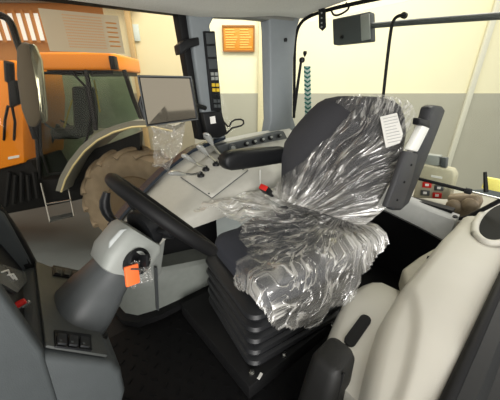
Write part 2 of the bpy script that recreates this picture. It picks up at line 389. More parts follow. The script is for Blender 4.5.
# bonnet, chassis, steps
bm = B(); prism(bm, [T(-60, 62, -.1), T(14, 60, -.1), T(22, 100, -.1), T(24, 163, -.1), T(-10, 172, -.1), T(-60, 170, -.1)], (0, .9, 0), .03); tp('bonnet', bm, ORANGE)
bm = B(); prism(bm, [T(-60, 166, -.05), T(30, 160, -.05), T(42, 180, -.05), T(90, 178, -.05), T(96, 196, -.05), T(70, 202, -.05), T(8, 214, -.05), T(-60, 222, -.05)], (0, .7, 0), .02); tp('chassis', bm, RUBBER)
bm = B()
for k in range(5): tube(bm, [T(10 + 6 * k, 172 + 3 * (k % 2), -.1), T(6 + 8 * k, 206 - 2 * k, -.14)], .03, 6)
tp('hose', bm, BLACK)
bm = B(); tube(bm, [T(41, 183, -.15), T(50, 222, -.3), T(74, 216, -.3), T(68, 186, -.15)], .011, 6); tube(bm, [T(47, 204, -.24), T(71, 200, -.24)], .011, 6)
tp('step_frame', bm, STEEL)
bm = B(); prism(bm, [T(50, 221, -.3), T(74, 215, -.3), T(73, 212, -.2), T(50, 217, -.2)], (0, 0, -.02)); tp('step_plate', bm, GUNM)
# headlamp stalk on the bonnet side
bm = B(); prism(bm, [T(7, 82, -.3), T(14, 80, -.3), T(17, 104, -.3), T(9, 108, -.3)], (0, .08, 0), .01); tube(bm, [T(9, 62, -.28), T(10, 82, -.26)], .05, 8); tube(bm, [T(12, 106, -.26), T(15, 122, -.2), T(14, 140, -.1)], .016, 6); tube(bm, [T(8, 106, -.26), T(5, 120, -.2), T(4, 140, -.1)], .016, 6)
tp('side_lamp', bm, BLACK)
# pale stripe sticker
bm = B(); prism(bm, [T(8, 157, -.11), T(19, 155, -.11), T(19, 157.5, -.11), T(8, 159.5, -.11)], (0, .01, 0)); tp('sticker', bm, WHITE)

# ================================================================== CAB SHELL
YR, XR = 1.6, 1.8
# cab floor
bm = B(); box(bm, (.75, .8, -.05), (2.2, 1.7, .1)); fl = struct('cab_floor', bm, RUBBER)
bm = B(); box(bm, (.55, .68, .006), (1.7, 1.14, .012), None, .005)
for i in range(26):
    for j in range(18):
        x, y = -.2 + i * .06 + (.03 if j % 2 else 0), .16 + j * .06
        box(bm, (x, y, .0135), (.026, .008, .004), Matrix.Rotation(.6 if (i + j) % 2 else -.9, 3, 'Z'))
tag(obj('floor_mat', bm, MAT_FLOOR), 'black rubber floor mat with raised dashes below the seat', 'mat')
# headliner: shallow vaulted panel with rounded lip
bm = B(); rows = []
for x in [-.35, 0, .3, .6, .9, 1.2, 1.5, 1.7, 1.78, 1.8]:
    lip = interp([(1.5, 1.77), (1.7, 1.785), (1.78, 1.785), (1.8, 1.80)], x)[0]
    base = interp([(-.35, 1.63), (.6, 1.665), (.95, 1.68), (1.2, 1.715), (1.5, 1.765), (1.8, 1.79)], x)[0]
    rows.append([(x, y, max(min(base, lip) + dz, 0)) for y, dz in [(0, 0), (.3, .02), (.8, .03), (1.2, .02), (1.45, 0), (1.53, -.02), (1.57, -.01), (1.6, .03)]])
loft(bm, rows)
hl = struct('ceiling', bm, LINER)
md = hl.modifiers.new('thick', 'SOLIDIFY'); md.thickness = .04; md.offset = 1
# roof outer
bm = B(); box(bm, (.72, .8, 1.91), (2.3, 1.75, .12), None, .04, 3); struct('roof', bm, ORANGE)
# right side: header rail, pillars
def railpts(lst, y): return [aty(px, py, y) for px, py in lst]
bm = B(); prism(bm, [(-.35, 1.52, 1.56), (.25, 1.52, 1.595), (.88, 1.52, 1.625), (.93, 1.52, 1.64), (.93, 1.52, 1.74), (-.35, 1.52, 1.72)], (0, .11, 0), .015, 3); struct('trim_5', bm, RUBBER)
# black door frame and hinge pillar
bm = B(); prism(bm, [aty(x, y, 1.56) for x, y in [(177, 10), (186, 6), (190, 14), (209, 140), (199, 140)]], (0, .07, 0), .008)
struct('trim_6', bm, RUBBER)
# B pillar trim
bm = B(); prism(bm, [aty(x, y, 1.53) for x, y in [(187, 4), (224, 10), (214, 18), (210, 26), (214, 40), (226, 138), (206, 140)]], (0, .09, 0), .015, 3)
bp = struct('trim_7', bm, PILLAR)
def onB(px, py): return aty(px, py, 1.515)
pl = thing('switch_column', 'tall black vent and switch strip on the grey right-hand pillar', 'switch panel', onB(214, 110))
obj('strip', prism(B(), [onB(*q) for q in [(204, 31), (215, 31), (222, 111), (212, 111)]], (0, .02, 0), .004), BLACK, pl)
for y0, y1 in ((33, 44), (46, 57), (59, 69)):
    bm = B(); 
    t0, t1 = (y0 - 31) / 80, (y1 - 31) / 80
    prism(bm, [onB(lerp(205, 213, t0), y0), onB(lerp(214, 221, t0), y0), onB(lerp(214, 221, t1), y1), onB(lerp(205, 213, t1), y1)], (0, -.006, 0), .002); obj('blank_cover', bm, DASH, pl)
for (y, m_) in ((74, MGREY), (78.5, MGREY), (85, YELLOW), (90, YELLOW), (96, BLACK), (101, DASH), (106, DASH)):
    t0 = (y - 31) / 80
    for s in (.12, .55):
        x0 = lerp(205, 213, t0) + 9 * s
        o = obj('switch', prism(B(), [onB(x0, y - 1.7), onB(x0 + 3, y - 1.7), onB(x0 + 3.2, y + 1.7), onB(x0 + .2, y + 1.7)], (0, -.008, 0), .0015), m_, pl)
        if m_ is YELLOW: o['label'] = 'yellow switch'
# clip bracket on the door frame
bm = B(); prism(bm, [aty(x, y, 1.50) for x, y in [(179, 45), (186, 39), (199, 37), (200, 45), (190, 48), (181, 55)]], (0, .07, 0), .006); tag(obj('door_catch', bm, BLACK), 'black door catch on frame beside the pillar top', 'catch')
# window box under the B pillar
bm = B(); prism(bm, [aty(x, y, 1.5) for x, y in [(203, 113), (222, 111), (228, 134), (220, 138), (208, 138)]], (0, .08, 0), .008)
ub = tag(obj('power_socket_box', bm, BLACK), 'black box at the pillar foot with small white label', 'socket box')
obj('label', prism(B(), [aty(x, y, 1.495) for x, y in [(210, 117), (215, 116), (216, 123), (211, 124)]], (0, .006, 0)), PAPER, ub)
bm = B(); tube(bm, [aty(x, y, 1.46) for x, y in [(224, 122), (229, 128), (232, 120), (243, 119), (244, 125), (232, 128)]], .006, 8, smooth_n=1); tube(bm, [aty(x, y, 1.46) for x, y in [(232, 128), (226, 134)]], .006)
tag(obj('wire_holder', bm, BLACK), 'thin black wire holder sticking out beside the pillar foot', 'holder')
# C pillar
bm = B(); prism(bm, [aty(x, y, 1.56) for x, y in [(268, 8), (304, 10), (297, 30), (294, 60), (293, 116), (297, 128), (292, 140), (268, 138), (271, 120), (270, 30)]], (0, .1, 0), .018, 3)
cp = struct('trim_8', bm, PILLAR)
bm = B(); lathe(bm, [(.013, 0), (.013, .012), (.008, .016), (0, .016)], aty(285, 40, 1.56), (0, -1, 0), 14); obj('screw_cap', bm, BLACK, cp)
# header between B and C pillar
bm = B(); prism(bm, [(.95, 1.56, 1.635), (1.3, 1.56, 1.67), (1.75, 1.56, 1.70), (1.75, 1.56, 1.80), (.95, 1.56, 1.75)], (0, .08, 0), .01); struct('trim_9', bm, mat('grey_header', (120, 120, 114), .6))
# side glass panes
bm = B(); box(bm, (.22, 1.63, .85), (1.3, .006, 1.6)); struct('window_2', bm, TINT)
bm = B(); box(bm, (1.4, 1.64, 1.3), (.75, .006, .8)); struct('window_3', bm, GLASS)
# rear glass with seal, header
bm = B(); box(bm, (XR + .03, .85, 1.2), (.006, 1.6, 1.0)); struct('window_4', bm, GLASS)
bm = B(); tube(bm, [atx(x, y, XR + .01) for x, y in [(294, 118), (294.5, 60), (295, 39), (299, 24), (309, 16), (330, 9), (375, -1), (440, -14)]], .012, 8, smooth_n=2); struct('trim_10', bm, RUBBER)
bm = B(); prism(bm, [(1.74, .2, 1.775), (1.80, .2, 1.765), (1.80, 1.6, 1.765), (1.74, 1.6, 1.775)], (0, 0, .06), .01); struct('trim_11', bm, LINER)
# lamp in the headliner and vent
def under(px, py, z=1.78): return atz(px, py, z)
c = under(333, 1, 1.795)
dl = thing('dome_lamp', 'dark round lamp set in the headliner above the rear window', 'lamp', c)
obj('bezel', lathe(B(), [(.075, 0), (.075, -.012), (.06, -.018), (.0, -.018)], c + V((0, 0, .012)), (0, 0, 1), 28), BLACK, dl)
obj('lens', lathe(B(), [(.05, -.018), (.03, -.026), (0, -.026)], c + V((0, 0, .012)), (0, 0, 1), 24), DASH, dl)
bm = B(); c = under(258, -4, 1.73); box(bm, c, (.26, .14, .03), Matrix.Rotation(-.5, 3, 'Z'), .01); tag(obj('roof_console', bm, DASH), 'dark grey flat console in the headliner, left of the round lamp', 'console')

# ================================================================== RIGHT CONSOLE
ZS = [(.26, .47), (.344, .554), (.483, .663), (.613, .755), (.826, .86), (1.09, .915), (1.377, .93), (1.76, .935)]
ZI = [(.26, .49), (.4, .58), (.5, .605), (.72, .66), (.95, .70), (1.1, .715), (1.76, .72)]
def csurf(x, y):
    zs, zi = interp(ZS, x)[0], interp(ZI, x)[0]
    t = (y - 1.2) / (1.575 - 1.2); return zi + (zs - zi) * t
cons = thing('side_console', 'light grey right-hand console sloping down below the side window', 'console', (1.0, 1.4, .0))
bm = B(); rows = []
for x in [.26, .34, .42, .5, .6, .7, .83, .95, 1.09, 1.25, 1.4, 1.6, 1.76]:
    row = [(x, 1.59, .3), (x, 1.59, csurf(x, 1.575) - .01), (x, 1.575, csurf(x, 1.575))]
    for y in (1.5, 1.4, 1.3, 1.22): row.append((x, y, csurf(x, y)))
    z = csurf(x, 1.2); row += [(x, 1.19, z - .012), (x, 1.175, z - .04), (x, 1.18, max(.44, min(.53, z - .06))), (x, 1.3, max(.42, min(.5, z - .08)))]
    rows.append(row)
loft(bm, rows, True, True); obj('console_body', bm, LGREY, cons)
def onC(px, py, off=.0):
    r = ray(px, py); lo, hi = .3, 3.0
    f = lambda k: (EYE + r * k)
    k0 = 0; best = None
    y0, y1 = .9, 1.58
    for _ in range(40):
        ym = (y0 + y1) / 2; p = aty(px, py, ym)
        if p.z - csurf(p.x, ym) - off > 0: y0 = ym
        else: y1 = ym
    return aty(px, py, (y0 + y1) / 2)
# black sill strip under the side window
bm = B(); rows = []
for x in [.25, .34, .42, .483, .55, .613, .7, .826, .95, 1.09]:
    z = csurf(x, 1.575); rows.append([(x - .02, 1.545, z + .0), (x - .02, 1.545, z + .022), (x - .02, 1.62, z + .022), (x - .02, 1.62, z - .03)])
loft(bm, rows, True, True); obj('sill_strip', bm, mat('blue_black_trim', (40, 48, 58), .25), cons)
# lever panel: thin raised plate outlined by a groove
corn = [(181, 178), (212, 199), (248, 171), (214, 152)]
def cq(q, off): 
    p = onC(*q); return p + V((0, 0, off))
bm = B(); N = 8; rows = []
for i in range(N + 1):
    row = []
    for j in range(N + 1):
        u, v = i / N, j / N
        px = lerp(lerp(corn[0][0], corn[1][0], u), lerp(corn[3][0], corn[2][0], u), v); py = lerp(lerp(corn[0][1], corn[1][1], u), lerp(corn[3][1], corn[2][1], u), v)
        row.append(cq((px, py), .006))
    rows.append(row)
loft(bm, rows)
o = obj('lever_panel', bm, LGREY, cons)
md = o.modifiers.new('t', 'SOLIDIFY'); md.thickness = .008; md.offset = 0
bm = B(); ed = []
for i in range(4):
    for t in range(6):
        q = (lerp(corn[i][0], corn[(i + 1) % 4][0], t / 6), lerp(corn[i][1], corn[(i + 1) % 4][1], t / 6)); ed.append(cq(q, .005))
ed.append(ed[0]); tube(bm, ed, .0035, 6); obj('panel_seam', bm, DGREY, cons)
for q in ((209, 195), (243, 171)):
    obj('screw', lathe(B(), [(.006, 0), (.006, .004), (0, .005)], cq(q, .008), (0, 0, 1), 10), DASH, cons)
# spool-valve levers
for (bx, by, path, lab) in [
    (201, 177, [(201, 176), (193, 175), (184, 174)], 'silver lever nearest the steering wheel on the console'),
    (206, 171, [(206, 170), (200, 166), (194, 162)], 'second silver lever from the steering wheel'),
    (216, 166, [(216, 165), (211, 158), (207, 154)], 'third silver lever from the steering wheel'),
    (221, 160, [(221, 159), (215, 149), (212, 144)], 'silver lever farthest back, close to the pillar foot')]:
    b0 = onC(bx, by)
    lv = thing('control_lever', lab, 'lever', b0, 0, 'console control levers')
    bm = B(); fr = frame3((-.25, -.2, 1))
    lathe(bm, [(.024, 0), (.022, .012), (.013, .02), (.010, .03), (0, .03)], b0 + V((0, 0, .004)), (0, 0, 1), 16); obj('boot', bm, BLACK, lv)
    pts = [b0 + V((0, 0, .03))]
    for k, q in enumerate(path[1:]):
        pts.append(aty(q[0], q[1], b0.y - .01 * (k + 1)))
    obj('stem', tube(B(), pts, .008, 8, smooth_n=1), CHROME, lv)
    e = pts[-1]; d = (pts[-1] - pts[-2]).normalized()
    side = V((0, 1, 0)); upv = d.cross(side).normalized()
    bm = B(); tube(bm, [e - d * .01, e + d * .015, e + d * .04, e + d * .075, e + d * .095 - ZZ * .006, e + d * .1 - ZZ * .016], [.011, .019, .026, .026, .021, .010], 12, smooth_n=2, flat=.6)
    obj('grip', bm, mat('silver_grip', (182, 184, 182), .25, .5, noise_amt=.04), lv)
# knob panel behind the levers
kp = thing('knob_panel', 'grey strip of round knobs on the console below rear side window', 'control panel', aty(250, 150, 1.5))
KP = [(217, 146), (284, 131), (292, 146), (240, 160), (224, 162)]
obj('plate', prism(B(), [aty(x, y, 1.46) for x, y in KP], (0, .06, 0), .01), DGREY, kp)
for px, py, r in [(232, 149, .034), (246, 144, .02), (254, 142, .02), (262, 140, .02), (270, 138, .02), (279, 136, .016)]:
    c = aty(px, py, 1.455); k = obj('knob', lathe(B(), [(r, 0), (r * .95, .014), (r * .8, .018), (0, .018)], c, (-.1, -1, .5), 20), BLACK if r < .03 else DASH, kp)
    obj('knob_cap', lathe(B(), [(r * .5, .017), (r * .45, .026), (0, .026)], c, (-.1, -1, .5), 14), MGREY, k)
# lower console box by the driver's right foot
lb = thing('lower_console', 'grey rounded box on the floor between steering column and seat', 'console', (.5, 1.35, 0))
bm = B(); rows = []
for z, ins in [(0.05, 0), (.1, 0), (.22, 0), (.30, .012), (.325, .035)]:
    row = []
    zt = z
    pts = [(.16, 1.5), (.155, 1.42), (.17, 1.33), (.22, 1.265), (.32, 1.235), (.45, 1.225), (.6, 1.22), (.76, 1.22), (.8, 1.25), (.8, 1.5)]
    for x, y in pts:
        zz = z if z < .2 else z * 1.0 - (x - .3) * .22 * (z / .3) * (1 if x > .3 else 0)
        row.append((x + (ins if x < .2 else 0), y + (ins if y < 1.45 else 0), zz))
    rows.append(row)
loft(bm, rows, True, True); obj('box_body', bm, mat('lower_grey', (122, 126, 120), .5, bump=.15), lb)
bm = B(); rows = [[(x, y - .02, z) for x, y in [(.13, 1.5), (.125, 1.42), (.14, 1.31), (.2, 1.235), (.32, 1.205), (.6, 1.195), (.8, 1.195), (.8, 1.5)]] for z in (.012, .05)]
loft(bm, rows, True, True); obj('kick_strip', bm, RUBBER, lb)
bm = B(); prism(bm, [aty(x, y, 1.21) for x, y in [(155, 268), (157, 310), (159, 311), (157.5, 268)]], (0, .02, 0)); obj('seam', bm, DGREY, lb)
# post in front of the recess
bm = B(); prism(bm, [(.30, 1.24, .2), (.36, 1.24, .2), (.44, 1.24, .5), (.34, 1.24, .56)], (0, .1, 0), .012); obj('upright', bm, MGREY, cons)
# dark recess back and hydraulic blocks
bm = B(); box(bm, (.62, 1.44, .34), (.5, .06, .3)); obj('recess_panel', bm, RUBBER, cons)

# ================================================================== DASH, COLUMN, WHEEL
dash = thing('dashboard', 'dark grey dashboard with recessed instruments at lower left', 'dashboard', (-.15, .75, 0))
DY0, DY1 = .55, .95
nrmD = V((.13, 0, .11)).normalized()
bm = B(); prism(bm, [(-.5, DY0, 0), (-.5, DY0, .8), (-.2, DY0, .8), (-.14, DY0, .75), (-.09, DY0, .75), (.015, DY0, .625), (.03, DY0, .58), (.026, DY0, .5), (-.02, DY0, .38), (-.06, DY0, 0)], (0, DY1 - DY0, 0), .014, 3); obj('dash_body', bm, DASH, dash)
for y0, y1 in ((DY0 - .005, DY0 + .028), (DY1 - .03, DY1)):
    bm = B(); prism(bm, [(-.5, y0, .5), (-.5, y0, 1.02), (-.3, y0, 1.03), (-.135, y0, 1.0), (-.105, y0, .93), (-.088, y0, .76), (-.1, y0, .6)], (0, y1 - y0, 0), .009, 3); obj('cheek', bm, DASH, dash)
bm = B(); prism(bm, [(-.5, DY0, 1.0), (-.3, DY0, 1.01), (-.15, DY0, .985), (-.15, DY0, 1.005), (-.3, DY0, 1.04), (-.5, DY0, 1.03)], (0, DY1 - DY0, 0), .006); obj('hood', bm, RUBBER, dash)
bm = B(); tube(bm, [(-.1, DY1 - .01, .74), (-.112, DY1 - .005, .88), (-.14, DY1 - .005, 1.0), (-.2, DY1 - .02, 1.06), (-.3, DY1 - .05, 1.08)], .022, 10, smooth_n=2); obj('hood_rim', bm, RUBBER, dash)
# cluster
bm = B(); prism(bm, [(-.115, DY0 + .03, .755), (-.165, DY0 + .03, .985), (-.2, DY0 + .03, .985), (-.16, DY0 + .03, .755)], (0, DY1 - DY0 - .06, 0)); cl = obj('instrument_cluster', bm, BLACK, dash)
def onP(px, py, n, p0):
    r = ray(px, py); return EYE + r * ((p0 - EYE).dot(n) / r.dot(n))
cn = V((.23, 0, .05)).normalized(); c0 = V((-.114, .7, .755))
pts = [onP(x, y, cn, c0) for x, y in [(-8, 268), (0, 266), (32, 276), (14, 294), (-4, 284)]]
obj('display', prism(B(), pts, cn * .006), DISPLAY, cl)
o = obj('display_glyphs', tube(tube(B(), [onP(x, y, cn, c0 + cn * .009) for x, y in [(2, 272), (8, 270), (10, 275), (14, 279)]], .0022, 6), [onP(x, y, cn, c0 + cn * .009) for x, y in [(8, 275), (13, 274), (17, 280)]], .0022, 6), PAPER, cl)
for x, y, m_ in [(29, 309, RED), (22, 306, CHROME), (17, 305, RED)]:
    c = onP(x, y, cn, c0); obj('indicator_knob', lathe(B(), [(.008, 0), (.007, .016), (0, .018)], c, cn, 12), m_, cl)
# switch panel face
pn = V((.125, 0, .105)).normalized(); p0 = V((-.09, .75, .752))
def onD(px, py, off=0): return onP(px, py, pn, p0 + pn * off)
bm = B(); prism(bm, [V((-.088, DY0 + .012, .753)), V((.008, DY0 + .012, .637)), V((.008, DY1 - .01, .637)), V((-.088, DY1 - .01, .753))], pn * .008, .004); obj('switch_face', bm, mat('olive_grey_plastic', (62, 64, 62), .5, bump=.2), dash)
for quadp in ([(53, 331), (90, 336), (91, 352), (54, 348)], [(52, 266), (82, 272), (78, 280), (52, 276)]):
    o = obj('switch_bank', prism(B(), [onD(x, y, .009) for x, y in quadp], pn * .005, .002), BLACK, dash)
    for k in range(3):
        a, b, c, d = [V(q).to_2d() if False else q for q in quadp]
        t0, t1 = .08 + k * .31, .08 + k * .31 + .24
        f = lambda u, v: (lerp(lerp(a[0], b[0], u), lerp(d[0], c[0], u), v), lerp(lerp(a[1], b[1], u), lerp(d[1], c[1], u), v))
        obj('rocker', prism(B(), [onD(*f(t0, .2), .014), onD(*f(t1, .2), .014), onD(*f(t1, .8), .014), onD(*f(t0, .8), .014)], pn * .006, .002), mat('rocker_black', (38, 39, 40), .4, spec=.3), o)
        bm = B(); m0 = onD(*f((t0 + t1) / 2, .5), .02); box(bm, m0, (.005, .005, .001), frame3(pn)); obj('rocker_mark', bm, DGREY, o)

# column
base = V((-.025, .735, .655)); AX = (V((.154, .765, .80)) - base).normalized()
st = thing('steering_column', 'tilted grey steering column rising from the dashboard with key in ignition', 'steering column', base)
def colsec(c, ax, w, h, n=24, e=3.0):
    f = frame3(ax, (0, 1, 0)); xs, ys = f.col[0], f.col[1]; out = []
    for k in range(n):
        t = 2 * math.pi * k / n; cx, sx = math.cos(t), math.sin(t)
        out.append(V(c) + xs * (w * math.copysign(abs(cx) ** (2 / e), cx)) + ys * (h * math.copysign(abs(sx) ** (2 / e), sx)))
    return out
L_ = lambda s: base + AX * s
bm = B(); loft(bm, [colsec(L_(s), AX, w_, h_, e=2.6) for s, w_, h_ in [(-.03, .094, .08), (.03, .09, .078), (.09, .08, .07), (.10, .076, .066), (.15, .07, .056), (.19, .066, .052)]], True, True); obj('lower_sleeve', bm, DGREY, st)
bm = B(); loft(bm, [colsec(L_(s), AX, w_, h_, e=2.6) for s, w_, h_ in [(-.035, .108, .095), (-.005, .106, .093), (.0, .100, .088)]], True, True); obj('base_gaiter', bm, RUBBER, st)
bm = B(); loft(bm, [colsec(L_(s) + V((0, 0, 0.0)), AX, w_, h_, e=5) for s, w_, h_ in [(.150, .06, .05), (.155, .068, .062), (.19, .074, .076), (.265, .072, .074), (.28, .066, .066), (.285, .05, .05)]], True, True); hs = obj('upper_housing', bm, MGREY, st)
hp_n = V((-.15, -1, .35)).normalized(); hp_0 = L_(.225) + V((0, -.064, .004))
bm = B(); prism(bm, [onP(x, y, hp_n, hp_0) for x, y in [(109, 241), (120, 229), (127, 228), (136, 241), (135, 253), (122, 267), (115, 269), (107, 256)]], hp_n * .010, .005, 3); obj('side_lid', bm, mat('lid_grey', (160, 164, 162), .5), st)
HUB = V((.288, .797, .848)); WA = V((.755, 0, .656)).normalized()
bm = B(); lathe(bm, [(.066, 0), (.068, .02), (.06, .04), (.045, (HUB - L_(.285)).length - .062)], L_(.285), (HUB - L_(.285)), 24); obj('collar', bm, BLACK, st)
# ignition
ic = onP(139, 261, V((.5, -1, .35)).normalized(), L_(.205) + V((.04, -.082, -.02))); inn = V((.5, -1, .35)).normalized()
bm = B(); lathe(bm, [(.036, -.03), (.038, .004), (.031, .007), (.027, -.004), (0, -.004)], ic, inn, 24); ig = obj('ignition_switch', bm, BLACK, st)
bm = B(); box(bm, ic + inn * .02, (.034, .01, .035), frame3(inn, (.3, .4, .8)), .003); obj('key', bm, BLACK, ig)
# stalk
bm = B(); a0 = L_(.29) + V((0, .05, 0))
pts = [a0, aty(118, 224, .93), aty(108, 216, .97), aty(104, 204, .98), aty(107, 192, .98)]
tube(bm, pts, [.009, .011, .016, .019, .012], 12, smooth_n=1); obj('indicator_stalk', bm, BLACK, st)
tg = thing('key_tag', 'orange key tag in clear film hanging from the ignition', 'key tag', ic)
tt = aty(132, 275, ic.y - .03)
fr = frame3(V((.3, -1, .3)), (0, 0, 1))
bm = B(); box(bm, tt, (.056, .040, .010), frame3(V((.3, -1, .3)), (.25, 0, 1)), .004); obj('tag', bm, ORTAG, tg)
bm = B(); tube(bm, [ic + inn * .03, (ic + inn * .03 + tt) / 2 + V((.01, 0, -.01)), tt + V((0, 0, .02))], .0025, 6); obj('loop', bm, GUNM, tg)
def crumple(c, n, ax, size, amp, seed, res=20, taper=0):
    f = frame3(n, ax); bm = B(); uvl = bm.loops.layers.uv.new('UVMap'); bm.loops.layers.uv.new('bunch'); g = []
    for i in range(res + 1):
        row = []
        for j in range(res + 1):
            u, v = i / res - .5, j / res - .5
            edge = 1 + .25 * noise.noise(V((u * 3, v * 3, seed)))
            p = V((u * size[0] * edge, v * size[1] * edge * (1 - taper * (.5 - u)), amp * (noise.noise(V((u * 5, v * 5, seed))) + .5 * abs(noise.noise(V((u * 12, v * 12, seed + 9)))))))
            row.append(bm.verts.new(V(c) + f @ p))
        g.append(row)
    for i in range(res):
        for j in range(res):
            fc = bm.faces.new((g[i][j], g[i + 1][j], g[i + 1][j + 1], g[i][j + 1]))
            for lp, (a, b) in zip(fc.loops, ((i, j), (i + 1, j), (i + 1, j + 1), (i, j + 1))): lp[uvl].uv = (a / res, b / res)
    return bm
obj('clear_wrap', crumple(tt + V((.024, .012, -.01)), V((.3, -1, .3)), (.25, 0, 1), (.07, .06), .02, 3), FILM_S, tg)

# steering wheel
sw = thing('steering_wheel', 'black steering wheel seen nearly edge-on above the column', 'steering wheel', HUB)
obj('rim', torus(B(), HUB, WA, .199, .0205, 72, 14), RUBBER, sw)
fW = frame3(WA, (1, 0, 0))
for t in (0.3, 2.4, 4.4):
    d = fW @ V((math.cos(t), math.sin(t), 0))
    obj('spoke', tube(B(), [HUB - WA * .035 + d * .03, HUB - WA * .03 + d * .1, HUB + d * .2], [.03, .02, .014], 10, flat=.5), BLACK, sw)
obj('hub', lathe(B(), [(.05, -.06), (.07, -.045), (.07, -.025), (.05, -.012), (0, -.01)], HUB, WA, 28), BLACK, sw)
obj('hub_badge', lathe(B(), [(.022, -.0115), (.02, -.007), (0, -.007)], HUB, WA, 20), CHROME, sw)

# ================================================================== DRIVER'S SEAT
seat = thing('driver_seat', 'black suspension driver seat wrapped in plastic film in the middle of cab', 'seat', (.78, .84, .012))
bm = B(); prism(bm, [(.44, .53, .012), (1.12, .49, .012), (1.12, 1.1, .012), (.43, 1.14, .012)], (0, 0, .085), .006); obj('base_plate', bm, RUBBER, seat)
for x, y, m_ in [(252, 374, STEEL), (284, 356, STEEL), (332, 326, STEEL)]:
    c = atz(x, y, .1); b = obj('bolt', lathe(B(), [(.014, 0), (.014, .012), (.007, .013), (.007, .024), (0, .024)], c, (0, 0, 1), 6), m_, seat)
c = atz(260, 376, .1); obj('white_sticker', box(B(), c, (.03, .012, .003), Matrix.Rotation(.3, 3, 'Z')), PAPER, seat)
# bellows, pan and cushion are swivelled a little towards the door
SWR = Matrix.Rotation(-math.radians(9), 3, 'Z')
def swv(p): return SWR @ (V(p) - V((.8, .82, 0))) + V((.83, .77, 0))
def swb(bm):
    for v in bm.verts: v.co = swv(v.co)
    return bm
bm = B(); rows = []
def rrect(cx, cy, hx, hy, r, z, n=6):
    out = []
    for sx, sy, a0 in ((1, 1, 0), (-1, 1, 90), (-1, -1, 180), (1, -1, 270)):
        for k in range(n):
            t = math.radians(a0 + 90 * k / (n - 1)); out.append((cx + sx * (hx - r) + r * math.cos(t), cy + sy * (hy - r) + r * math.sin(t), z))
    return out
nf = 5
for k in range(nf):
    z0, z1 = .095 + k * .068, .095 + (k + 1) * .068
    sh = .018 * k
    for z, e in ((z0 + .004, -.012), (z0 + .012, .008), (z0 + .03, .014), (z0 + .045, .008), (z1 - .008, -.018)):
        rows.append(rrect(.785, .822, .285 + e, .242 + e, .055, z))
loft(bm, rows, True, True); swb(bm); obj('bellows', bm, mat('bellows_rubber', (28, 29, 31), .42, noise_amt=.1, spec=.4), seat)
# cushion
def pad(bm, cx, cy, hx, hy, r, zlist):
    rows = [rrect(cx, cy, hx + e, hy + e, r, z) for z, e in zlist]
    loft(bm, rows, True, True)
bm = B(); pad(bm, .85, .81, .31, .25, .07, [(.415, -.06), (.42, -.01), (.44, .0), (.50, .005), (.53, -.005), (.548, -.03), (.555, -.07)])
swb(bm); obj('cushion', bm, FABRIC2, seat)
bm = B(); pad(bm, .85, .81, .30, .24, .06, [(.39, -.03), (.392, 0), (.42, 0)]); swb(bm); obj('cushion_pan', bm, BLACK, seat)
for s in (-1, 1):
    bm = B(); tube(bm, [(.66, .81 + s * .20, .515), (.82, .81 + s * .21, .55), (1.0, .81 + s * .21, .565), (1.12, .81 + s * .20, .56)], [.03, .045, .05, .045], 12, smooth_n=1); swb(bm); obj('side_bolster', bm, FABRIC, seat)
# backrest
BW = [(.58, .60, 1.02), (.64, .54, 1.06), (.72, .51, 1.09), (.84, .495, 1.15), (.92, .495, 1.17), (1.0, .505, 1.15), (1.06, .52, 1.12), (1.12, .55, 1.085), (1.165, .585, 1.05), (1.19, .63, 1.01), (1.205, .70, .94)]
def bx(y, z): return 1.2 - .141 * (y - .85) + .556 * (z - .7)
BN = V((-.867, -.122, .482)).normalized()
def backpt(u, z, off=0):
    y0, y1 = interp(BW, z); y = lerp(y0, y1, u); p = V((bx(y, z), y, z))
    bul = .035 * (1 - abs(2 * u - 1) ** 3) - .03 * math.exp(-((u - .5) / .22) ** 2) * (1 if z < 1.0 else max(0, 1 - (z - 1) / .1))
    fade = min(1, (1.207 - z) / .05 + .15)
    return p + BN * (bul * fade + off)
bm = B(); rows = []; NU = 22
for z, th in [(.58, .03), (.60, .06), (.64, .08), (.72, .09), (.78, .09), (.84, .09), (.88, .09), (.92, .09), (.96, .088), (1.0, .085), (1.06, .08), (1.12, .07), (1.165, .06), (1.19, .045), (1.2, .03), (1.205, .015)]:
    row = [backpt(i / NU, z, 0) for i in range(NU + 1)]
    row += [backpt(i / NU, z, 0) - BN * th * (1 if 0 < i < NU else .5) for i in range(NU, -1, -1)]
    rows.append(row)
loft(bm, rows, True, True); back = obj('backrest', bm, FABRIC, seat, ang=60)
bm = B(); prism(bm, [(1.12, .62, .5), (1.3, .62, .62), (1.36, .62, .56), (1.2, .62, .44)], (0, .43, 0), .02); obj('recline_bracket', bm, BLACK, seat)
# lower wing cover (black) at right edge of backrest
# right armrest
bm = B(); A0, A1 = aty(232, 160, 1.2), aty(285, 154, 1.2)
rows = []
dA = (A1 - A0).normalized(); upA = V((-dA.z, 0, dA.x))
for s, k in [(-.075, .25), (-.068, .55), (-.05, .8), (-.02, .97), (.03, 1), (.2, 1), (.4, .95)]:
    c = A0 + dA * s; sec = []
    for q in range(20):
        t = q * 2 * math.pi / 20; cx, sx = math.cos(t), math.sin(t)
        sec.append(c + V((0, 1, 0)) * .05 * k ** .5 * math.copysign(abs(cx) ** .6, cx) + upA * .058 * k * math.copysign(abs(sx) ** .6, sx))
    rows.append(sec)
loft(bm, rows, True, True); obj('armrest', bm, BLACK, seat)['label'] = 'lowered right armrest'
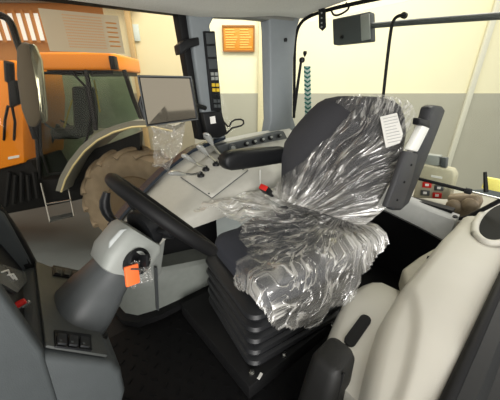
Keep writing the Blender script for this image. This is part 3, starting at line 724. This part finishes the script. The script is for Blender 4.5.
# raised left armrest
AY = .44
def pp(lst, y, th, bevel): return prism(B(), [aty(a, b, y) for a, b in lst], (0, th, 0), bevel)
ar = obj('armrest', pp([(432, 107), (436, 105), (443, 106), (446, 110), (438, 132), (423, 170), (409, 204), (401, 211), (394, 211), (408, 175), (424, 135)], AY, .05, .012), mat('armrest_black', (34, 35, 38), .5, bump=.3), seat); ar['label'] = 'raised left armrest'
obj('armrest_insert', pp([(423, 125), (430, 128), (418, 152), (410, 150)], AY - .004, .028, .006), WHITE, ar)
obj('armrest_cap', pp([(420, 118), (431, 121), (430, 128), (419, 125)], AY - .006, .03, .006), BLACK, ar)
obj('hinge_cover', pp([(407, 151), (419, 154), (413, 178), (403, 209), (387, 208), (396, 184)], AY - .008, .03, .01), mat('hinge_grey', (46, 46, 48), .5), ar)
for q in ((411, 165), (404, 182), (397, 200)): obj('hinge_screw', lathe(B(), [(.006, 0), (.005, .005), (0, .005)], aty(q[0], q[1], AY - .008), (0, -1, 0), 10), RUBBER, ar)
# paper label on the backrest
pc = V((bx(.56, 1.08), .56, 1.08)) + BN * .06
q4 = [(380, 117), (397, 113), (403, 134), (400, 143), (386, 148)]
pts = [onP(x, y, BN, pc) for x, y in q4]
pt = thing('paper_label', 'white printed paper tucked under film at backrest corner by raised armrest', 'paper', pts[4])
obj('sheet', prism(B(), pts, BN * .002), PAPER, pt)
bm = B()
for k in range(9):
    y = 119 + k * 3; x0 = 383 + k * .6; ln = 10 + 5 * random.random()
    a, b = onP(x0, y, BN, pc + BN * .004), onP(x0 + ln, y - ln * .22, BN, pc + BN * .004); tube(bm, [a, b], .0014, 4)
obj('print_lines', bm, INK, pt)
# seat-belt buckle
bk = thing('seatbelt_buckle', 'black seat belt buckle with red button beside the cushion', 'buckle', atz(266, 190, .66))
bc = aty(266, 190, 1.03); bd = (aty(261, 184, 1.01) - aty(272, 195, 1.03)).normalized()
obj('buckle_body', box(B(), bc, (.056, .036, .065), frame3(bd, (0, 1, 0)), .006), BLACK, bk)
obj('red_button', box(B(), bc + bd * .034, (.05, .03, .016), frame3(bd, (0, 1, 0)), .003), RED, bk)
obj('stalk', tube(B(), [bc - bd * .03, bc - bd * .1], .01, 8), BLACK, bk)
bm = B(); tube(bm, [aty(260, 184, 1.18), aty(260, 176, 1.2), aty(260, 170, 1.22)], .004, 6); obj('wire', bm, WHITE, bk)

# ---- clear film over cushion
def wr(u, v, seed, sx, sy, a):
    n1 = noise.noise(V((u * sx + .8 * noise.noise(V((u * 3, v * 3, seed))), v * sy, seed)))
    n2 = noise.noise(V((u * sx * 2.3, v * sy * 2.1, seed + 5)))
    return a * (1 - abs(n1) * 2.2 + .3 * (1 - abs(n2) * 2))
def sheet(fn, mask, nu, nv, uvf=lambda u, v: (u, v), bunch=lambda u, v: 0):
    bm = B(); uvl = bm.loops.layers.uv.new('UVMap'); ul2 = bm.loops.layers.uv.new('bunch'); g = {}
    for i in range(nu + 1):
        for j in range(nv + 1): g[i, j] = bm.verts.new(fn(i / nu, j / nv))
    for i in range(nu):
        for j in range(nv):
            if not mask((i + .5) / nu, (j + .5) / nv): continue
            f = bm.faces.new((g[i, j], g[i + 1, j], g[i + 1, j + 1], g[i, j + 1]))
            for lp, (a, b) in zip(f.loops, ((i, j), (i + 1, j), (i + 1, j + 1), (i, j + 1))): lp[uvl].uv = uvf(a / nu, b / nv); lp[ul2].uv = (bunch(a / nu, b / nv), 0)
    for v in [v for v in bm.verts if not v.link_faces]: bm.verts.remove(v)
    return bm
FX0, FX1, FY0, FY1 = .55, 1.16, .56, 1.06
def fan(u, v):
    a, b = u - .95, (v - .42) * 1.25; return (math.atan2(b, -a) * 1.0 + .12 * noise.noise(V((u * 4, v * 4, 3))), math.hypot(a, b))
def fan2(u, v):
    a, b = u - .62 + .45 * v, v + .55; return (math.atan2(a, b) * 1.5 + .05 * noise.noise(V((u * 4, v * 4, 3))), math.hypot(a, b))
def sm(a, b, x): x = max(0, min(1, (x - a) / (b - a))); return x * x * (3 - 2 * x)
def cbunch(u, v):
    s, t = lerp(-.20, .66, u), lerp(-.34, .90, v)
    j = .5 + .5 * noise.noise(V((u * 7, v * 7, 12)))
    return min(1, .9 * sm(.30, .08, math.hypot(s - .58, t - .05)) * j + 1.2 * sm(.36, .52, t) * (.5 + j) + .45 * sm(-.05, -.2, t) * j + .75 * sm(.0, -.08, s) * (.3 + j) + .45 * sm(.12, -.02, abs(t - .02)) * j)
def bbunch(u, v):
    j = .5 + .5 * noise.noise(V((u * 6, v * 6, 31)))
    return min(1, .8 * sm(.3, .0, v) * j + .5 * sm(.15, .0, u) * j)
def cushfilm(u, v):
    s, t = lerp(-.20, .66, u), lerp(-.34, .90, v)          # unfolded: s from the front edge back, t from the near edge across
    x, y, z = FX0 + s, FY0 + t, .572
    z += .03 * math.exp(-((t) / .12) ** 2) + .03 * max(0, s - .3) + .02 * math.exp(-((t - .5) / .1) ** 2)
    if s < 0:
        h = 1 - sm(.45, .62, t); x = lerp(FX0 + s, FX0 - .02 - .12 * (1 - math.exp(s * 8)), h); z += s * .9 * h
    if t < 0: y = FY0 - .02 - .15 * (1 - math.exp(t * 6)); z += t * .75
    if t > .5: y = FY1 + (t - .5) * .75; z += .03 * math.sin(min(1, (t - .5) / .28) * math.pi) + (t - .5) * .12
    fa, fr_ = fan(u, v); k = wr(fa, fr_, 1.7, 4.5, 2.5, .016) + wr(u, v, 8.1, 5, 5, .018)
    ou = V((-.6 if s < 0 else 0, (-1 if t < 0 else (.2 if t > .5 else 0)), .5 if (s < 0 or t < 0) else 1)).normalized()
    hg = max(sm(.02, -.10, s), sm(.02, -.10, t)); k = k * (1 - .8 * hg) + hg * .035 * noise.noise(V((u * 6, v * 6, 21)))
    return swv(V((x, y, z)) + ou * (k + .006))
def cushmask(u, v):
    s, t = lerp(-.20, .66, u), lerp(-.34, .90, v); j = .05 * noise.noise(V((u * 9, v * 9, 2))) 
    front = interp([(-.34, .12), (-.22, .05), (-.1, -.02), (0, -.06), (.08, -.07), (.14, -.03), (.2, .03), (.3, .08), (.45, .12), (.6, .02), (.75, -.07), (.9, -.06)], t)[0]
    if s < front + j: return False
    if t < -.20 + j + max(0, s - .30) * .45: return False
    far = interp([(-.2, .5), (-.05, .88), (.08, .88), (.25, .82), (.4, .74), (.66, .64)], s)[0]
    return t < far + j
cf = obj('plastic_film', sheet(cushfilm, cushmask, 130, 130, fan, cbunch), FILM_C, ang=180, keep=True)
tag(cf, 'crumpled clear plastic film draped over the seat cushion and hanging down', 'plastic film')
def backfilm(u, v):
    z = lerp(.60, 1.2, v); uu = lerp(-.10, 1.06, u)
    p = backpt(min(max(uu, 0), 1), z, .014)
    if uu < 0: p += V((.35, -1, -.2)).normalized() * (-uu) * .6
    if uu > 1: p += V((.5, 1, 0)).normalized() * (uu - 1) * .5
    fa, fr_ = fan2(u, v); k = wr(fa, fr_, 4.4, 6.5, 1.5, .018) + wr(u, v, 2.2, 4, 4, .010)
    flare = max(0, .35 - v) * .10
    return p + BN * (k + flare)
def backmask(u, v):
    uu = lerp(-.10, 1.06, u); z = lerp(.6, 1.2, v); j = .05 * noise.noise(V((u * 7, v * 7, 6)))
    lim = interp([(.60, 1.05), (.68, 1.0), (.74, .86), (.80, .76), (.88, .66), (.98, .56), (1.05, .48), (1.10, .45), (1.13, .58), (1.15, .70), (1.17, .66), (1.19, .5), (1.2, .4)], z)[0]
    return uu < lim + j
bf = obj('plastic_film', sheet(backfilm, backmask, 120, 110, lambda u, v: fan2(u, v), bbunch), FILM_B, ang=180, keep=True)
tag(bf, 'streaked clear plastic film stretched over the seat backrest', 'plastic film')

# ================================================================== DISPLAY SCREEN
mp = [aty(138, 76, 1.36), aty(191, 77, 1.18), aty(198, 119, 1.17), aty(147, 126, 1.35)]
n = (mp[1] - mp[0]).cross(mp[3] - mp[0]).normalized()
if n.dot(EYE - mp[0]) < 0: n = -n
c = sum(mp, V()) / 4
ms = thing('display_screen', 'black tablet-like display with silver edge mounted beside the pillar', 'screen', c)
obj('case', prism(B(), mp, -n * .028, .008, 3), BLACK, ms)
ins = [c + (p - c) * V((1, 1, 1)).x * .93 for p in mp]
obj('screen_glass', prism(B(), ins, n * .002), SCREEN, ms)
bm = B(); e = [c + (p - c) * 1.0 + n * .0 for p in mp]; tube(bm, e + [e[0]], .0045, 6); obj('silver_edge', bm, GUNM, ms)
bm = B(); a = c - n * .03; bpt = aty(205, 108, 1.5); tube(bm, [a, a - n * .05, (a + bpt) / 2 - n * .05, bpt], .014, 10, smooth_n=1); obj('mount_arm', bm, BLACK, ms)
bm = B(); tube(bm, [mp[0] - n * .02 + V((-.005, 0, -.09)), mp[0] - n * .02 + V((-.02, 0, -.12)), mp[3] - n * .02 + V((-.012, 0, .03))], .011, 8); obj('side_connector', bm, BLACK, ms)
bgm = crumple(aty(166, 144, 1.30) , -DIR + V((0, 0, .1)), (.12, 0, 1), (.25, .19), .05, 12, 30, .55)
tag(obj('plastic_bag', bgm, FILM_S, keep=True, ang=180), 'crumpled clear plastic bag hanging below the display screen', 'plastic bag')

# film sheet with dots and lines on the side window
gp = [aty(x, y, 1.615) for x, y in [(38, 8), (118, 16), (125, 54), (50, 51)]]
ws = thing('window_sheet', 'grey dotted translucent sheet stuck high on the right side window', 'sheet', gp[3])
fs = bpy.data.materials.new('tinted_sheet'); fs.use_nodes = True; nt = fs.node_tree
t = nt.nodes.new('ShaderNodeBsdfTransparent'); mx = nt.nodes.new('ShaderNodeMixShader'); mx.inputs[0].default_value = .72
pr = nt.nodes['Principled BSDF']; pr.inputs['Base Color'].default_value = srgb((205, 196, 174)); pr.inputs['Roughness'].default_value = .6; pr.inputs['Transmission Weight'].default_value = 0
tl = nt.nodes.new('ShaderNodeBsdfTranslucent'); tl.inputs[0].default_value = srgb((205, 196, 174)); mx2 = nt.nodes.new('ShaderNodeMixShader'); mx2.inputs[0].default_value = .6
nt.links.new(pr.outputs[0], mx2.inputs[1]); nt.links.new(tl.outputs[0], mx2.inputs[2])
nt.links.new(t.outputs[0], mx.inputs[1]); nt.links.new(mx2.outputs[0], mx.inputs[2]); nt.links.new(mx.outputs[0], nt.nodes['Material Output'].inputs[0])
obj('sheet', prism(B(), gp, (0, .001, 0)), fs, ws)
def gpt(u, v): return lerp(lerp(gp[0], gp[1], u), lerp(gp[3], gp[2], u), v) - V((0, .002, 0))
bm = B()
for i in range(20):
    for j in range(12):
        p = gpt(.26 + i * .025, .1 + j * .07); box(bm, p, (.004, .001, .004))
for j in range(6):
    a, b = gpt(.8, .2 + j * .12), gpt(.95, .2 + j * .12); tube(bm, [a, b], .003, 4)
obj('dots', bm, TAN, ws)

# exterior mirror on its arm
mr = thing('side_mirror', 'grey wing mirror on a curved arm outside the side window', 'mirror', aty(35, 125, 1.9))
obj('housing', prism(B(), [aty(x, y, 1.88) for x, y in [(17, 46), (24, 41), (32, 44), (38, 70), (42, 118), (36, 128), (28, 126), (22, 110), (17, 76)]], (0, .07, 0), .012, 3), mat('mirror_grey', (92, 86, 76), .6), mr)
obj('glass', prism(B(), [aty(x, y, 1.872) for x, y in [(28, 43), (34, 44), (41, 60), (46, 110), (46, 122), (41, 124), (37, 90)]], (.012, .03, 0), .006), mat('mirror_glass', (150, 156, 146), .08, .8), mr)
obj('arm', tube(B(), [aty(x, y, 1.9) for x, y in [(-4, 14), (6, 17), (12, 24), (16, 38), (21, 52)]], .016, 8, smooth_n=2), BLACK, mr)

# ================================================================== REAR WINDOW AREA
def rx(px, py, d=0): return atx(px, py, XR + d)
rb = thing('rear_rail', 'grey horizontal bar crossing behind the rear window', 'bar', rx(420, 22, .12))
obj('bar', tube(B(), [rx(366, 26, .12), rx(420, 21.5, .12), rx(540, 13, .12)], .017, 10), GUNM, rb)
wl = thing('work_lamp', 'dark boxy work lamp hanging outside the rear window top', 'work lamp', rx(350, 44, .1))
obj('lamp_housing', prism(B(), [rx(x, y, .1) for x, y in [(332, 19), (370, 11), (371, 41), (333, 45)]], (.07, 0, 0), .01, 3), DASH, wl)
obj('lens_strip', prism(B(), [rx(x, y, .092) for x, y in [(360, 15), (369, 13), (370, 39), (361, 41)]], (.03, 0, 0), .005), MGREY, wl)
obj('knob', lathe(B(), [(.014, 0), (.012, .008), (0, .009)], rx(342, 37, .1), (-1, 0, 0), 14), RUBBER, wl)
obj('cable', tube(B(), [rx(x, y, .11) for x, y in [(331, 10), (334, 16), (342, 14), (350, 8), (346, 3)]], .007, 8, smooth_n=2), RUBBER, wl)
bm = B(); prism(bm, [rx(x, y, -.03) for x, y in [(318, 8), (325, 8), (325.5, 27), (322, 31), (318.5, 28)]], (.012, 0, 0), .005)
lt = tag(obj('latch_plate', bm, BLACK), 'black slotted latch plate hanging from rear window header', 'latch')
bm = B()
for y in (13, 18, 23, 27): lathe(bm, [(.006, 0), (.006, .004), (0, .004)], rx(321.8, y, -.03), (-1, 0, 0), 8)
obj('holes', bm, MGREY, lt)
wp = thing('wiper_arm', 'thin black wiper arm standing upright behind the seat back', 'wiper', rx(383, 104, .06))
obj('arm', tube(B(), [rx(x, y, .06) for x, y in [(382, 108), (386, 70), (391, 28), (394, 19), (398, 16), (403, 15)]], .010, 8, smooth_n=2), RUBBER, wp)
obj('pivot', lathe(B(), [(.016, 0), (.016, .03), (0, .03)], rx(403, 15, .04), (1, 0, 0), 12), BLACK, wp)
gs = thing('gas_strut', 'slim black strut with ball end at left of rear window', 'strut', rx(294, 113, -.03))
obj('rod', tube(B(), [rx(294, 114, -.03), rx(297, 90, -.03), rx(301, 62, -.03)], [.012, .012, .010], 8), BLACK, gs)
obj('ball_end', lathe(B(), [(.0, -.022), (.018, -.015), (.023, 0), (.018, .015), (0, .022)], rx(302, 60, -.03), (0, 0, 1), 14), BLACK, gs)
obj('ball_cap', lathe(B(), [(.0, -.03), (.012, -.01), (.016, 0), (.012, .012), (0, .014)], rx(305, 53, -.03), (0, 0, 1), 12), BLACK, gs)
bm = B(); prism(bm, [rx(304, 66, -.01), rx(310, 66, -.01), rx(311, 120, -.01), rx(305, 122, -.01)], (.004, 0, 0))
sp = tag(obj('webbing_strap', bm, mat('pale_webbing', (206, 220, 208), .8)), 'teal and white zigzag strap hanging at the rear window', 'strap')
bm = B()
for k in range(12):
    y = 67 + k * 4.4
    tube(bm, [rx(304.2 + k * .08, y, -.014), rx(307.3 + k * .08, y + 2.2, -.014), rx(310.3 + k * .08, y, -.014)], .0065, 4)
obj('zigzag', bm, TEAL, sp)
# rear shelf / sill
rs = thing('rear_shelf', 'beige grey ledge below the rear window beside raised armrest', 'shelf', (1.65, .6, .5))
bm = B(); rows = []
for q, q2, q3 in [((370, 188), (366, 202), 0), ((388, 194), (385, 210), 0), ((420, 208), (418, 226), 0), ((455, 221), (447, 242), 0)]:
    a, b = atx(*q, 1.72), atx(*q2, 1.64); rows.append([a + V((.09, 0, .01)), a, b, b + V((.02, 0, -.02)), b + V((.09, 0, -.02))])
loft(bm, rows, True, True); obj('ledge', bm, mat('ledge_grey', (140, 141, 138), .5), rs)
bm = B(); lathe(bm, [(.013, 0), (.012, .006), (0, .006)], atx(455, 217, 1.735) , (-.3, 0, 1), 14, ); obj('plug', bm, RUBBER, rs)
# cab rear lower wall
bm = B(); box(bm, (1.82, .94, .28), (.06, 1.3, .62)); struct('wall_rear', bm, RUBBER)
bm = B(); tube(bm, [atx(x, y, XR + .02) for x, y in [(395, 196), (412, 204), (445, 218), (464, 219), (480, 211), (505, 198)]], .012, 8, smooth_n=2); struct('trim_12', bm, RUBBER)
# outside: rear fender top with remote-control box
of = B(); prism(of, [(1.98, -.3, .47), (2.6, -.3, .49), (2.6, 1.5, .49), (1.98, 1.5, .45)], (0, 0, -.1), .03); tag(obj('rear_deck', of, mat('deck_grey', (140, 138, 126), .6)), 'grey rear deck of the tractor outside the back window', 'deck')
cb = thing('remote_box', 'beige switch box with red and grey buttons outside rear window', 'switch box', atx(440, 200, 2.1))
obj('box', prism(B(), [atx(x, y, 2.1) for x, y in [(418, 172), (422, 164), (452, 170), (455, 176), (449, 200), (412, 198)]], (.1, 0, 0), .015, 3), mat('box_beige', (176, 170, 146), .6), cb)
obj('upper_plate', prism(B(), [atx(x, y, 2.12) for x, y in [(424, 154), (440, 156), (440, 166), (424, 165)]], (.06, 0, 0), .008), MGREY, cb)
obj('plate_holes', prism(B(), [atx(x, y, 2.11) for x, y in [(440, 157), (447, 158), (446, 168), (440, 167)]], (.04, 0, 0), .004), DGREY, cb)
for x, y, m_ in [(427, 185, RED), (439, 188, GUNM), (425, 193, GUNM), (437, 195.5, RED)]:
    o = obj('button', prism(B(), [atx(x - 4.5, y - 3, 2.09), atx(x + 4.5, y - 2.2, 2.09), atx(x + 4, y + 3.2, 2.09), atx(x - 5, y + 2.6, 2.09)], (.02, 0, 0), .004), m_, cb)
    obj('button_mark', prism(B(), [atx(x - 1.8, y - 1.2, 2.084), atx(x + 1.6, y - 1, 2.084), atx(x + 1.4, y + 1.2, 2.084), atx(x - 2, y + 1, 2.084)], (.01, 0, 0)), PAPER, o)
obj('slot', prism(B(), [atx(x, y, 2.094) for x, y in [(431, 175), (442, 177), (442, 179), (431, 177)]], (.01, 0, 0)), WHITE, cb)
gs2 = thing('gas_strut', 'thick black strut running to the right behind raised armrest', 'strut', rx(440, 184, -.03))
obj('cylinder', tube(B(), [rx(412, 177, -.03), rx(468, 191, -.03)], .010, 10), RUBBER, gs2)
obj('collar', lathe(B(), [(.013, -.015), (.017, -.012), (.017, .012), (.012, .018)], rx(468, 191, -.03), rx(468, 191, -.03) - rx(412, 177, -.03), 12), BLACK, gs2)
obj('rod', tube(B(), [rx(468, 191, -.03), rx(530, 206, -.03)], .005, 8), STEEL, gs2)
bm = B(); tube(bm, [atx(486, 192, 2.1), atx(485, 172, 2.1)], [.013, .009], 8); tag(obj('rubber_stub', bm, RUBBER), 'short upright black rubber stub outside the rear window', 'stub')
bm = B(); box(bm, atx(497, 185, 2.3), (.03, .14, .08), None, .006); tag(obj('warning_plate', bm, mat('pale_yellow', (236, 224, 120), .6)), 'pale yellow plate at the right edge behind the rear window', 'plate')
tlp = thing('rear_lamp', 'dusty brown twin-lobed lamp just below rear window corner', 'lamp', atx(462, 216, 1.95))
bm = B(); prism(bm, [atx(x, y, 1.95) for x, y in [(446, 196), (479, 194), (481, 204), (476, 214), (462, 219), (448, 213)]], (.08, 0, 0), .02, 3); obj('lamp_body', bm, BROWN, tlp)
for q in ((454, 206), (470, 205)): obj('lobe', lathe(B(), [(.045, 0), (.04, .014), (.025, .022), (0, .025)], atx(*q, 1.95), (-1, 0, .1), 18), BROWN, tlp)

# ================================================================== LEFT FENDER (lower right of photo)
lf = thing('wheel_arch', 'large beige moulded wheel arch cover at lower right', 'wheel arch cover', (1.1, .15, 0))
FT = [(.40, .10, .40), (.5, .135, .44), (.6, .17, .475), (.7, .20, .505), (.8, .222, .53), (.95, .236, .545), (1.1, .24, .55), (1.3, .24, .57), (1.45, .245, .575), (1.6, .24, .58), (1.7, .24, .585), (1.78, .24, .59)]
CR = [(.50, .05), (.60, .058), (.68, .072), (.78, .098), (.86, .125), (.93, .16), (1.0, .20), (1.06, .25)]
def arch_z(x, y):
    yi, z0 = interp(FT, x); t = (y + .02) / (yi + .02); z = z0 + .012 * math.sin(max(0, min(1, t)) * math.pi)
    if x < 1.06:
        d = (y - interp(CR, x)[0]) / .035; d = max(0, min(1, d)); z -= .016 * d * d * (3 - 2 * d)
    return z
bm = B(); rows = []
for i in range(70):
    x = lerp(.40, 1.78, i / 69); yi, z0 = interp(FT, x)
    row = [(x, -.025, 0), (x, -.025, z0 - .06), (x, -.012, z0 - .02), (x, .005, z0)]
    for k in range(1, 20): y = lerp(.005, yi - .045, k / 19); row.append((x, y, arch_z(x, y)))
    ze = arch_z(x, yi - .035)
    row += [(x, yi - .025, ze - .008), (x, yi - .01, ze - .026), (x, yi, ze - .06), (x, yi + .012, ze - .16), (x, yi + .012, 0)]
    rows.append(row)
loft(bm, rows, True, True); obj('arch_shell', bm, BEIGE, lf, ang=60)
# front step of the moulding
bm = B(); rows = []
ST = [(.56, .285, .375), (.66, .345, .405), (.78, .38, .43), (.9, .405, .44), (1.0, .40, .435), (1.1, .39, .41), (1.16, .36, .36)]
for i in range(24):
    x = lerp(.56, 1.16, i / 23); yi, z0 = interp(ST, x)
    rows.append([(x, .15, 0), (x, .15, z0), (x, lerp(.15, yi, .5), z0 + .004), (x, yi - .04, z0 - .002), (x, yi - .012, z0 - .02), (x, yi, z0 - .055), (x, yi + .01, 0)])
loft(bm, rows, True, True); obj('lower_step', bm, BEIGE, lf, ang=60)
def onF(px, py):
    z0, z1 = .2, .9
    for _ in range(40):
        zm = (z0 + z1) / 2; p = atz(px, py, zm); s = interp(FT, p.x)[1] + .008
        if zm > s: z1 = zm
        else: z0 = zm
    return atz(px, py, (z0 + z1) / 2)
# dark slot
def onS(px, py):
    z0, z1 = .2, .6
    for _ in range(40):
        zm = (z0 + z1) / 2; p = atz(px, py, zm); yi, sz = interp(ST, p.x)
        sz += .002 - max(0, p.y - yi + .03) * .6
        if zm > sz: z1 = zm
        else: z0 = zm
    return atz(px, py, (z0 + z1) / 2)
bm = B(); c1, c2 = onS(350, 342), onS(365, 321)
rows = []
d = (c2 - c1).normalized(); sd = d.cross(ZZ).normalized(); out = []
for k in range(9): t = math.pi * k / 8 + math.pi / 2; out.append(c1 + d * .02 * math.cos(t) + sd * .02 * math.sin(t))
for k in range(9): t = math.pi * k / 8 - math.pi / 2; out.append(c2 + d * .02 * math.cos(t) + sd * .02 * math.sin(t))
prism(bm, [p + V((0, 0, .010)) for p in out], (0, 0, -.035)); obj('slot', bm, RUBBER, lf)
# recessed tray
tr = [(474, 236), (474, 226), (482, 214), (494, 206), (508, 204), (520, 214), (520, 238), (500, 246), (484, 245)]
pts = [onF(*q) + V((0, 0, .012)) for q in tr]
bm = B(); tube(bm, pts + [pts[0], pts[1]], .016, 10, smooth_n=2, cap=False); obj('tray_rim', bm, BEIGE, lf)
cc = sum(pts, V()) / len(pts)
bm = B(); prism(bm, [cc + (p - cc) * .98 + V((0, 0, .004)) for p in pts], (0, 0, -.012)); obj('tray', bm, mat('tray_dark', (20, 21, 21), .6, spec=.12), lf)
# clip bits at the far end of the arch
bm = B(); prism(bm, [atz(x, y, .5) for x, y in [(402, 268), (420, 255), (436, 246), (446, 252), (436, 268), (424, 282), (408, 290)]], (0, 0, -.1), .02, 3); obj('rear_step', bm, mat('dull_beige', (160, 155, 140), .6), lf)
bk2 = thing('belt_anchor', 'small black belt clip at the far end of the beige wheel arch', 'clip', atz(432, 266, .52))
obj('clip', tube(B(), [atz(x, y, .52) for x, y in [(427, 257), (433, 259), (437, 266), (431, 269)]], .008, 8, smooth_n=1), RUBBER, bk2)
obj('bolt', lathe(B(), [(.013, 0), (.012, .008), (0, .009)], atz(434, 266, .515), (0, 0, 1), 12), STEEL, bk2)
# door seal, lower right corner
ds = thing('door_sill', 'dark door sill with rubber seal at the bottom right corner', 'sill', (.9, -.12, .3))
bm = B(); rows = []
for x in (.3, .6, .9, 1.3, 1.7):
    z = interp(FT, x)[1] - .0
    rows.append([(x, -.002, z - .12), (x, -.002, z + .004), (x, -.02, z + .016), (x, -.06, z + .012), (x, -.08, z - .02), (x, -.26, z - .02), (x, -.26, z - .12)])
loft(bm, rows, True, True); obj('sill_panel', bm, mat('sill_dark', (34, 35, 35), .5, spec=.3), ds)
bm = B(); tube(bm, [(x, -.012, interp(FT, x)[1] + .012) for x in (.3, .6, .9, 1.3, 1.7)], .016, 10); obj('seal', bm, RUBBER, ds)

# near black lever
pc = atz(335, 352, .5)
hb = thing('hand_lever', 'black padded hand lever standing in the foreground beside the slot', 'lever', (pc.x, pc.y, .012))
bm = B(); ft = V((pc.x - .05, pc.y + .01, .012))
rows = [rrect(lerp(ft.x, pc.x, t), lerp(ft.y, pc.y, t), r_, r_ * .8, r_ * .5, lerp(.012, .5, t)) for t, r_ in [(0, .085), (.4, .078), (.8, .068), (.95, .062), (.99, .052), (1.0, .04)]]
loft(bm, rows, True, True); obj('sleeve', bm, mat('lever_black', (26, 26, 25), .55, spec=.3, bump=.3), hb)
bm = B(); tube(bm, [(pc.x - .03, pc.y - .05, .49), (pc.x - .045, pc.y - .05, .35), (pc.x - .06, pc.y - .055, .1)], .004, 6); obj('seam', bm, RUBBER, hb)
